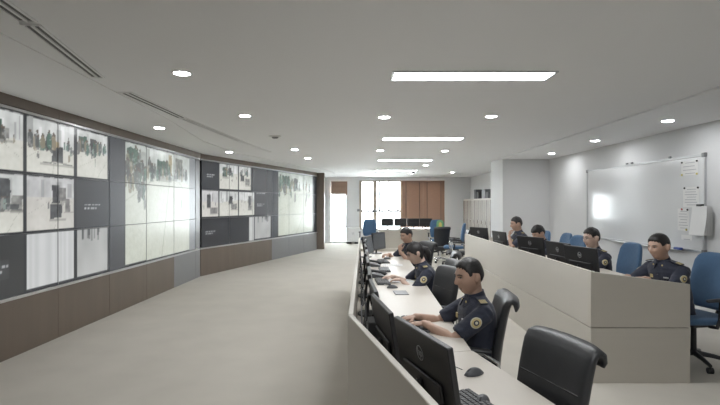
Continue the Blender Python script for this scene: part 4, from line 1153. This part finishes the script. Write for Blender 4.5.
def person(label, loc, rotz, lean=15, s=1.0, zs=0.45, yaw=0, pitch=10, hands=None, hair='short', skin=M_SKIN, voxel=0.0055,
           long_sleeve=False, glasses=False, hand_dirs=None, curl=(0.25, 0.35, 0.3), seed=1, patch=True, twist=0, turn_legs=0, roll=0, poles=None):
    root = thing('person', label, 'person', loc, rotz, 'people in navy uniform')
    a = R_(lean)
    pel = Vector((0, 0, zs + 0.095))
    Rl = Matrix.Rotation(R_(twist), 3, 'Z') @ Matrix.Rotation(-a * 0.35, 3, 'X')
    bend = 0.65 * math.sin(a) * 0.5 / 0.234
    def T(x, y, z): return pel + Rl @ (Vector((x, y, z)) * s)
    def Tc(x, y, z):          # spine curve: upper torso bends a little more
        return T(x, y + bend * max(0.0, z - 0.12) ** 1.5, z)
    # --- torso rings (z above pelvis, half width, half depth, y centre)
    RG = [(-0.115, 0.10, 0.09, 0), (-0.10, 0.150, 0.125, 0), (-0.03, 0.174, 0.130, 0), (0.06, 0.168, 0.120, 0.0), (0.15, 0.162, 0.114, 0.0), (0.26, 0.168, 0.116, 0.004),
          (0.36, 0.190, 0.124, 0.004), (0.43, 0.198, 0.116, 0.0), (0.472, 0.188, 0.098, -0.004), (0.500, 0.150, 0.080, -0.006), (0.525, 0.098, 0.066, -0.004), (0.545, 0.066, 0.058, 0.0)]
    def torso(mb, grow=0.0, top=None):
        rings = []
        for z, rx, ry, yc in RG:
            rings.append([Tc((rx + grow) * math.copysign(abs(math.cos(q)) ** 0.8, math.cos(q)), yc + (ry + grow) * math.copysign(abs(math.sin(q)) ** 0.9, math.sin(q)), z)
                          for q in [2 * math.pi * k / 28 for k in range(28)]])
        mb.rings(rings)
    # --- arms
    sides = {}
    for nm, sg in (('L', -1), ('R', 1)):
        S = Tc(sg * 0.192, 0.0, 0.440)
        Wt = Vector(hands[nm])
        pole = Vector((sg * 0.75, -0.25, -0.75)) if not (poles and nm in poles) else Vector(poles[nm])
        E, Wp = ik(S, Wt, 0.285 * s, 0.245 * s, pole)
        sides[nm] = (S, E, Wp, sg)
    # --- head frame
    nb = Tc(0, 0.0, 0.535)
    hR = Matrix.Rotation(R_(twist + yaw), 3, 'Z') @ Matrix.Rotation(-R_(pitch), 3, 'X') @ Matrix.Rotation(R_(roll), 3, 'Y')
    spine = (Rl @ Vector((0, 0.12 + 0.6 * math.sin(a), 1))).normalized()
    hc = nb + spine * 0.028 * s + hR @ Vector((0, 0.022, 0.120 * s))
    hs = s * 1.07
    def Hp(x, y, z): return hc + hR @ (Vector((x, y, z)) * hs)
    # --- body: head, neck, arms and hands as one continuous surface
    mb = MB()
    grid_closed(mb, [Hp(x, y, z) for x, y, z in zip(HX.ravel(), HY.ravel(), HZ.ravel())], *HX.shape)
    for sg in (-1, 1):
        Re = hR @ Matrix.Rotation(sg * R_(-22), 3, 'Z')
        mb.ell(Hp(sg * 0.088, -0.010, -0.004), (0.011 * hs, 0.019 * hs, 0.033 * hs), Re, 14, 10)
        mb.ell(Hp(sg * 0.097, -0.020, 0.004), (0.008 * hs, 0.014 * hs, 0.026 * hs), Re, 12, 8)
    mb.tube([Tc(0, -0.005, 0.42), Tc(0, -0.002, 0.54), Hp(0, -0.030, -0.06), Hp(0, -0.025, -0.01)], [0.075 * s, 0.056 * s, 0.050 * s, 0.05 * s], 18, round_ends=True)
    mb.tube([Tc(-0.15, 0, 0.44), Tc(0, 0, 0.45), Tc(0.15, 0, 0.44)], [0.05 * s, 0.06 * s, 0.05 * s], 14, round_ends=True)
    for nm, (S, E, W, sg) in sides.items():
        d2 = (W - E).normalized()
        mb.tube([Tc(sg * 0.12, 0, 0.44), S, S.lerp(E, 0.5), E, E.lerp(W, 0.25), E.lerp(W, 0.6), W], [0.05 * s, 0.048 * s, 0.046 * s, 0.041 * s, 0.042 * s, 0.035 * s, 0.026 * s], 14, round_ends=True)
        fwd, down = (d2, Vector((0, 0, -1)))
        if hand_dirs and nm in hand_dirs:
            fwd, down = Vector(hand_dirs[nm][0]), Vector(hand_dirs[nm][1])
        cu = curl[nm] if isinstance(curl, dict) else curl
        # thumbs point to the body's midline when palms face down
        fw = fwd.normalized(); dn = (down - fw * down.dot(fw)).normalized(); lat = fw.cross(dn)
        inward = Vector((-sg, 0, 0.0))
        if hand_dirs and nm in hand_dirs and len(hand_dirs[nm]) > 2:
            inward = Vector(hand_dirs[nm][2])
        add_hand(mb, W, fwd, down, None, 1 if lat.dot(inward) > 0 else -1, cu, s)
    me = remesh(mb, voxel, 2)
    link_mesh('body', me, skin, root, angle=180)
    # --- hair
    mbh = MB()
    au = np.abs(HU)
    front_z = {'short': 0.058, 'receding': 0.066, 'crew': 0.060, 'long': 0.054, 'fringe': 0.046}[hair]
    zt = np.interp(au, np.radians([0, 35, 58, 72, 88, 104, 125, 180]), [front_z, front_z - 0.006, 0.040, 0.000, 0.022, 0.016, -0.045, -0.064])
    if hair == 'long':
        zt = np.interp(au, np.radians([0, 35, 60, 85, 105, 130, 180]), [front_z, front_z - 0.01, 0.02, -0.02, -0.06, -0.09, -0.10])
    Tk = {'short': 0.018, 'receding': 0.016, 'crew': 0.017, 'long': 0.020, 'fringe': 0.022}[hair]
    zt = zt + 0.004 * np.sin(HU * 17 + seed) + 0.003 * np.sin(HU * 31 + 2 * seed)
    zz = np.where(HZ < -0.115, -0.2, HZ)
    msk = sstep(0.0, 0.020, zz - zt)
    rs = np.random.default_rng(seed)
    thick = msk * Tk * (0.80 + 0.5 * sstep(0.0, 0.1, HZ) + 0.12 * np.sin(HU * 5 + seed) * np.sin(HV * 6 + seed) * (hair != 'crew')) - 0.007
    n_ = np.stack([HX / 0.0805 ** 2, HY / 0.096 ** 2, HZ / 0.12 ** 2], -1); n_ /= np.linalg.norm(n_, axis=-1, keepdims=True)
    hx, hy, hz = HX + n_[..., 0] * thick, HY + n_[..., 1] * thick, HZ + n_[..., 2] * thick
    # flatten the facial relief inside the hidden half so it never pokes out
    hy = np.where((msk < 0.05) & (HY > 0), np.minimum(hy, 0.055), hy)
    grid_closed(mbh, [Hp(x, y, z) for x, y, z in zip(hx.ravel(), hy.ravel(), hz.ravel())], *HX.shape)
    hair_o = mbh.build('hair', M_HAIR, root, angle=80)
    if hair == 'long':
        mt = MB()
        mt.tube([Hp(0, -0.095, 0.02), Hp(0, -0.125, -0.01), Hp(0, -0.135, -0.06), Hp(0, -0.115, -0.12)], [0.03, 0.042, 0.036, 0.018], 14, round_ends=True)
        mt.build('tied_hair', M_HAIR, hair_o, angle=80)
    # --- face
    for sg in (-1, 1):
        ey = face_y(sg * 0.031, 0.009)
        e = MB(); e.ell(Hp(sg * 0.031, ey - 0.0015, 0.009), (0.0135 * hs, 0.006 * hs, 0.0055 * hs), hR, 14, 8)
        eo = e.build('eye', M_EYE, root)
        i = MB(); i.ell(Hp(sg * 0.031, ey + 0.0028, 0.009), (0.0056 * hs, 0.0025 * hs, 0.0054 * hs), hR, 12, 8); i.build('iris', M_IRIS, eo)
        bl = [Hp(sg * x, face_y(sg * x, z) + 0.0012, z) for x, z in ((0.014, 0.026), (0.024, 0.030), (0.036, 0.031), (0.046, 0.028), (0.053, 0.023))]
        MB().tube(bl, [0.0022, 0.0036, 0.0038, 0.0030, 0.0016], 7, round_ends=True).build('eyebrow', M_HAIR, root)
        lid = [Hp(sg * x, face_y(sg * x, z) + 0.0030, z) for x, z in ((0.017, 0.010), (0.024, 0.0145), (0.032, 0.0155), (0.040, 0.0135), (0.046, 0.009))]
        MB().tube(lid, 0.0016, 6, round_ends=True).build('eyelash', M_HAIR, root)
    lp = MB()
    for zc_, r in ((-0.0630, 0.0030), (-0.0745, 0.0038)):
        lp.tube([Hp(x, face_y(x, zc_) - 0.0005 - 0.002 * (abs(x) / 0.022) ** 2, zc_ + (-0.0685 - zc_) * (abs(x) / 0.022) ** 2) for x in (-0.022, -0.013, -0.005, 0.005, 0.013, 0.022)],
                [0.0015, r * 0.8, r, r, r * 0.8, 0.0015], 8, round_ends=True)
    lp.build('lips', M_LIP, root)
    if glasses:
        g = MB()
        for sg in (-1, 1):
            c = [Hp(sg * 0.032 + 0.020 * math.cos(q), 0.106, 0.006 + 0.015 * math.sin(q)) for q in [2 * math.pi * k / 16 for k in range(17)]]
            g.tube(c, 0.0013, 6)
            g.tube([Hp(sg * 0.052, 0.106, 0.010), Hp(sg * 0.076, 0.07, 0.010), Hp(sg * 0.084, -0.02, 0.012)], 0.0013, 6)
        g.tube([Hp(-0.012, 0.107, 0.008), Hp(0, 0.110, 0.011), Hp(0.012, 0.107, 0.008)], 0.0013, 6)
        g.build('glasses', M_DARKGREY, root)
    # --- shirt
    ms = MB(); torso(ms, 0.006)
    for nm, (S, E, W, sg) in sides.items():
        ms.tube([Tc(sg * 0.10, 0, 0.435), Tc(sg * 0.145, 0, 0.447), S, S.lerp(E, 0.35)], [0.062 * s, 0.066 * s, 0.068 * s, 0.066 * s], 18, round_ends=True)
        if long_sleeve:
            ms.tube([S, S.lerp(E, 0.5), E, E.lerp(W, 0.5), E.lerp(W, 0.93)], [0.064 * s, 0.061 * s, 0.056 * s, 0.050 * s, 0.040 * s], 18, round_ends=False)
        else:
            ms.tube([S, S.lerp(E, 0.4), S.lerp(E, 0.84)], [0.067 * s, 0.066 * s, 0.064 * s], 18, round_ends=False)
    sh = remesh(ms, max(0.008, voxel), 2, wrinkle=0.0045, seed=seed)
    shirt = link_mesh('uniform_shirt', sh, M_NAVY, root, angle=180)
    # collar: raised band plus two pointed flaps
    cb = MB(); ring_o = []
    rr = []
    for z, gr in ((0.515, 0.014), (0.545, 0.006), (0.562, 0.004), (0.562, -0.002), (0.54, 0.0)):
        rr.append([Tc((0.066 + gr) * math.cos(q), (0.062 + gr) * math.sin(q) - 0.002, z - 0.018 * math.sin(q)) for q in [2 * math.pi * k / 24 for k in range(24)]])
    cb.rings(rr, cap=False).build('collar', M_NAVY, shirt, angle=60)
    for sg in (-1, 1):
        f = [Tc(sg * 0.008, 0.082, 0.515), Tc(sg * 0.062, 0.050, 0.535), Tc(sg * 0.085, 0.078, 0.478), Tc(sg * 0.040, 0.108, 0.455)]
        n0 = (f[1] - f[0]).cross(f[2] - f[0]).normalized()
        if n0.dot(Rl @ Vector((0, 1, 0))) < 0: n0 = -n0
        g = [p + n0 * 0.006 for p in f]
        fl = MB().add([tuple(p) for p in f + g], [(0, 1, 2, 3), (7, 6, 5, 4), (0, 4, 5, 1), (1, 5, 6, 2), (2, 6, 7, 3), (3, 7, 4, 0)]).build('collar_flap', M_NAVY, shirt)
        c = (g[0] + g[1] + g[2] + g[3]) / 4 + n0 * 0.001
        MB().ell(c, (0.009, 0.006, 0.009), None, 10, 6).build('collar_pin', M_GOLD, fl)
    # epaulettes and sleeve patches
    for nm, (S, E, W, sg) in sides.items():
        p0 = Tc(sg * 0.092, 0.0, 0.528); p1 = Tc(sg * 0.205, 0.0, 0.500)
        ax_ = (p1 - p0).normalized(); fw = (Rl @ Vector((0, 1, 0))).normalized(); up = ax_.cross(fw) * (1 if ax_.cross(fw).z > 0 else -1)
        R = Matrix((ax_, up.cross(ax_), up)).transposed()
        ep = MB().box((p0 + p1) / 2 + up * 0.010, ((p1 - p0).length, 0.05, 0.008), R).build('epaulette', M_NAVY, shirt, bevel=0.002)
        for q in (0.55, 0.72, 0.88):
            MB().box(p0.lerp(p1, q) + up * 0.0155, (0.009, 0.046, 0.003), R).build('rank_bar', M_GOLD, ep)
        if patch:
            dirv = (E - S).normalized()
            out = Vector((sg, 0.12, 0.15)); out = Matrix.Rotation(R_(twist), 3, 'Z') @ out
            out = (out - dirv * out.dot(dirv)).normalized()
            c = S.lerp(E, 0.34) + out * 0.066 * s
            t1 = dirv; t2 = out.cross(t1)
            def shell(r, lift, m, nme, par):
                P = []; n = 24
                for rad, bulge in ((r, 0.0), (r, lift), (r * 0.6, lift + 0.0018), (0.001, lift + 0.002)):
                    P.append([c + t1 * rad * math.cos(q) * 1.12 + t2 * rad * math.sin(q) + out * (bulge - (rad * math.sin(q)) ** 2 / 0.14) for q in [2 * math.pi * k / n for k in range(n)]])
                return MB().rings(P).build(nme, m, par)
            pt = shell(0.034, 0.004, M_PATCH, 'sleeve_patch', shirt)
            shell(0.029, 0.0062, M_GOLD, 'patch_field', pt)
            shell(0.017, 0.0085, M_NAVY, 'patch_emblem', pt)
            shell(0.009, 0.0105, M_PATCH, 'patch_star', pt)
    # name tag and pocket on the chest
    for sg, m, w_, h_, nme in ((-1, M_HP, 0.055, 0.014, 'name_tag'), (1, M_GOLD, 0.03, 0.034, 'chest_badge')):
        c = Tc(sg * 0.085, 0.128, 0.375)
        MB().box(c, (w_, 0.012, h_), Rl).build(nme, m, shirt, bevel=0.002)
    for k in range(4):
        MB().ell(Tc(0, 0.137 + 0.0 * k, 0.40 - 0.07 * k), (0.006, 0.006, 0.006), None, 8, 6).build('button', M_DARKGREY, shirt)
    # --- trousers and shoes
    mt = MB()
    rings = []
    for z, rx, ry in ((-0.10, 0.12, 0.11), (-0.075, 0.165, 0.135), (-0.02, 0.180, 0.145), (0.03, 0.176, 0.138), (0.045, 0.16, 0.12)):
        rings.append([T(rx * math.cos(q), ry * math.sin(q), z) for q in [2 * math.pi * k / 24 for k in range(24)]])
    mt.rings(rings)
    ankles = []
    Rt = Matrix.Rotation(R_(turn_legs), 3, 'Z')
    for sg in (-1, 1):
        hip = Vector((sg * 0.09, 0.0, pel.z - 0.01)); knee = Rt @ Vector((sg * 0.13, 0.43 * s, 0)) + Vector((0, 0, zs + 0.055)); ank = Rt @ Vector((sg * 0.13, 0.40 * s, 0)) + Vector((0, 0, 0.10))
        mt.tube([hip, hip.lerp(knee, 0.5), knee], [0.088, 0.080, 0.066], 16, round_ends=True)
        mt.tube([knee, knee.lerp(ank, 0.35), ank], [0.064, 0.060, 0.052], 16, round_ends=False)
        ankles.append(ank)
    tr = remesh(mt, 0.012, 2, wrinkle=0.004, seed=seed + 5)
    link_mesh('trousers', tr, M_TROUSER, root, angle=180)
    fdir = Rt @ Vector((0, 1, 0)); sdir = Rt @ Vector((1, 0, 0))
    for ank in ankles:
        b = Vector((ank.x, ank.y, 0.0)); rings = []
        for yy, w_, h_ in ((-0.07, 0.022, 0.05), (-0.06, 0.034, 0.085), (0.0, 0.038, 0.10), (0.06, 0.042, 0.075), (0.13, 0.045, 0.055), (0.18, 0.036, 0.042), (0.20, 0.016, 0.028)):
            rings.append([b + fdir * yy + sdir * w_ * math.cos(q) + Vector((0, 0, max(0.0, h_ * (0.5 + 0.5 * math.sin(q))))) for q in [2 * math.pi * k / 16 for k in range(16)]])
        MB().rings(rings).build('shoe', M_RUBBER, root, angle=60)
    return root

# ---- left row
person('man in navy uniform typing on a keyboard, seated nearest the camera', (0.86, 3.30, 0), R_(93), lean=4, s=0.93, zs=0.385, yaw=13, pitch=9,
       hands={'L': (-0.05, 0.40, 0.80), 'R': (0.15, 0.42, 0.80)}, hair='receding', voxel=0.0040, seed=2,
       hand_dirs={'L': ((0.25, 1, -0.10), (0, -0.1, -1)), 'R': ((-0.25, 1, -0.10), (0, -0.1, -1))}, curl=(0.18, 0.28, 0.25))
person('woman in navy uniform with dark tied hair, bending over white sheets', (0.86, 5.25, 0), R_(92), lean=15, s=0.90, zs=0.385, yaw=4, pitch=22,
       hands={'L': (-0.05, 0.36, 0.79), 'R': (0.16, 0.44, 0.79)}, hair='long', skin=M_SKIN_PALE, seed=3,
       hand_dirs={'L': ((0.3, 1, -0.05), (0, 0, -1)), 'R': ((-0.15, 1, -0.05), (0, 0, -1))})
person('man in navy uniform raising one hand before his face, far end of desk', (0.98, 7.75, 0), R_(118), lean=13, s=0.94, zs=0.39, yaw=0, pitch=16,
       hands={'L': (-0.06, 0.34, 0.86), 'R': (0.18, 0.40, 0.80)}, hair='short', seed=4,
       hand_dirs={'L': ((0.25, -0.1, 1), (0.3, -0.9, 0.1), (0, 0, 1)), 'R': ((-0.1, 1, -0.05), (0, 0, -1))}, curl=(0.35, 0.5, 0.4))
# ---- raised console
person('man in navy uniform leaning on the console gable beside the large blue chair', (3.25, 4.86, 0), R_(104), lean=17, s=0.98, zs=0.435, yaw=2, pitch=10,
       hands={'L': (-0.02, 0.40, 0.87), 'R': (0.14, 0.46, 0.87)}, hair='crew', seed=5,
       hand_dirs={'L': ((0.5, 1, -0.02), (0, 0, -1)), 'R': ((-0.4, 1, -0.02), (0, 0, -1))})
person('man in navy uniform wearing glasses, behind the touching monitors', (3.17, 6.16, 0), R_(98), lean=11, s=0.97, zs=0.425, yaw=2, pitch=7,
       hands={'L': (-0.05, 0.38, 0.87), 'R': (0.14, 0.42, 0.87)}, hair='short', skin=M_SKIN_PALE, glasses=True, seed=6,
       hand_dirs={'L': ((0.3, 1, -0.02), (0, 0, -1)), 'R': ((-0.2, 1, -0.02), (0, 0, -1))})
person('man in navy uniform bending low with a hand near his face', (3.17, 7.66, 0), R_(100), lean=20, s=0.97, zs=0.425, yaw=6, pitch=26,
       hands={'L': (-0.02, 0.36, 0.90), 'R': (0.15, 0.44, 0.87)}, hair='fringe', seed=7,
       hand_dirs={'L': ((0.3, 0.2, 1), (0.2, -1, 0.1), (0, 0, 1)), 'R': ((-0.2, 1, -0.02), (0, 0, -1))}, curl=(0.4, 0.6, 0.5))
person('man in navy uniform resting his chin on one hand', (3.14, 8.92, 0), R_(92), lean=10, s=1.0, zs=0.47, yaw=2, pitch=8,
       hands={'L': (-0.03, 0.29, 1.02), 'R': (0.16, 0.42, 0.87)}, hair='short', seed=8,
       hand_dirs={'L': ((0.15, -0.25, 1), (0.1, -1, -0.2), (0, 0, 1)), 'R': ((-0.2, 1, -0.02), (0, 0, -1))}, curl=(0.5, 0.9, 0.7))
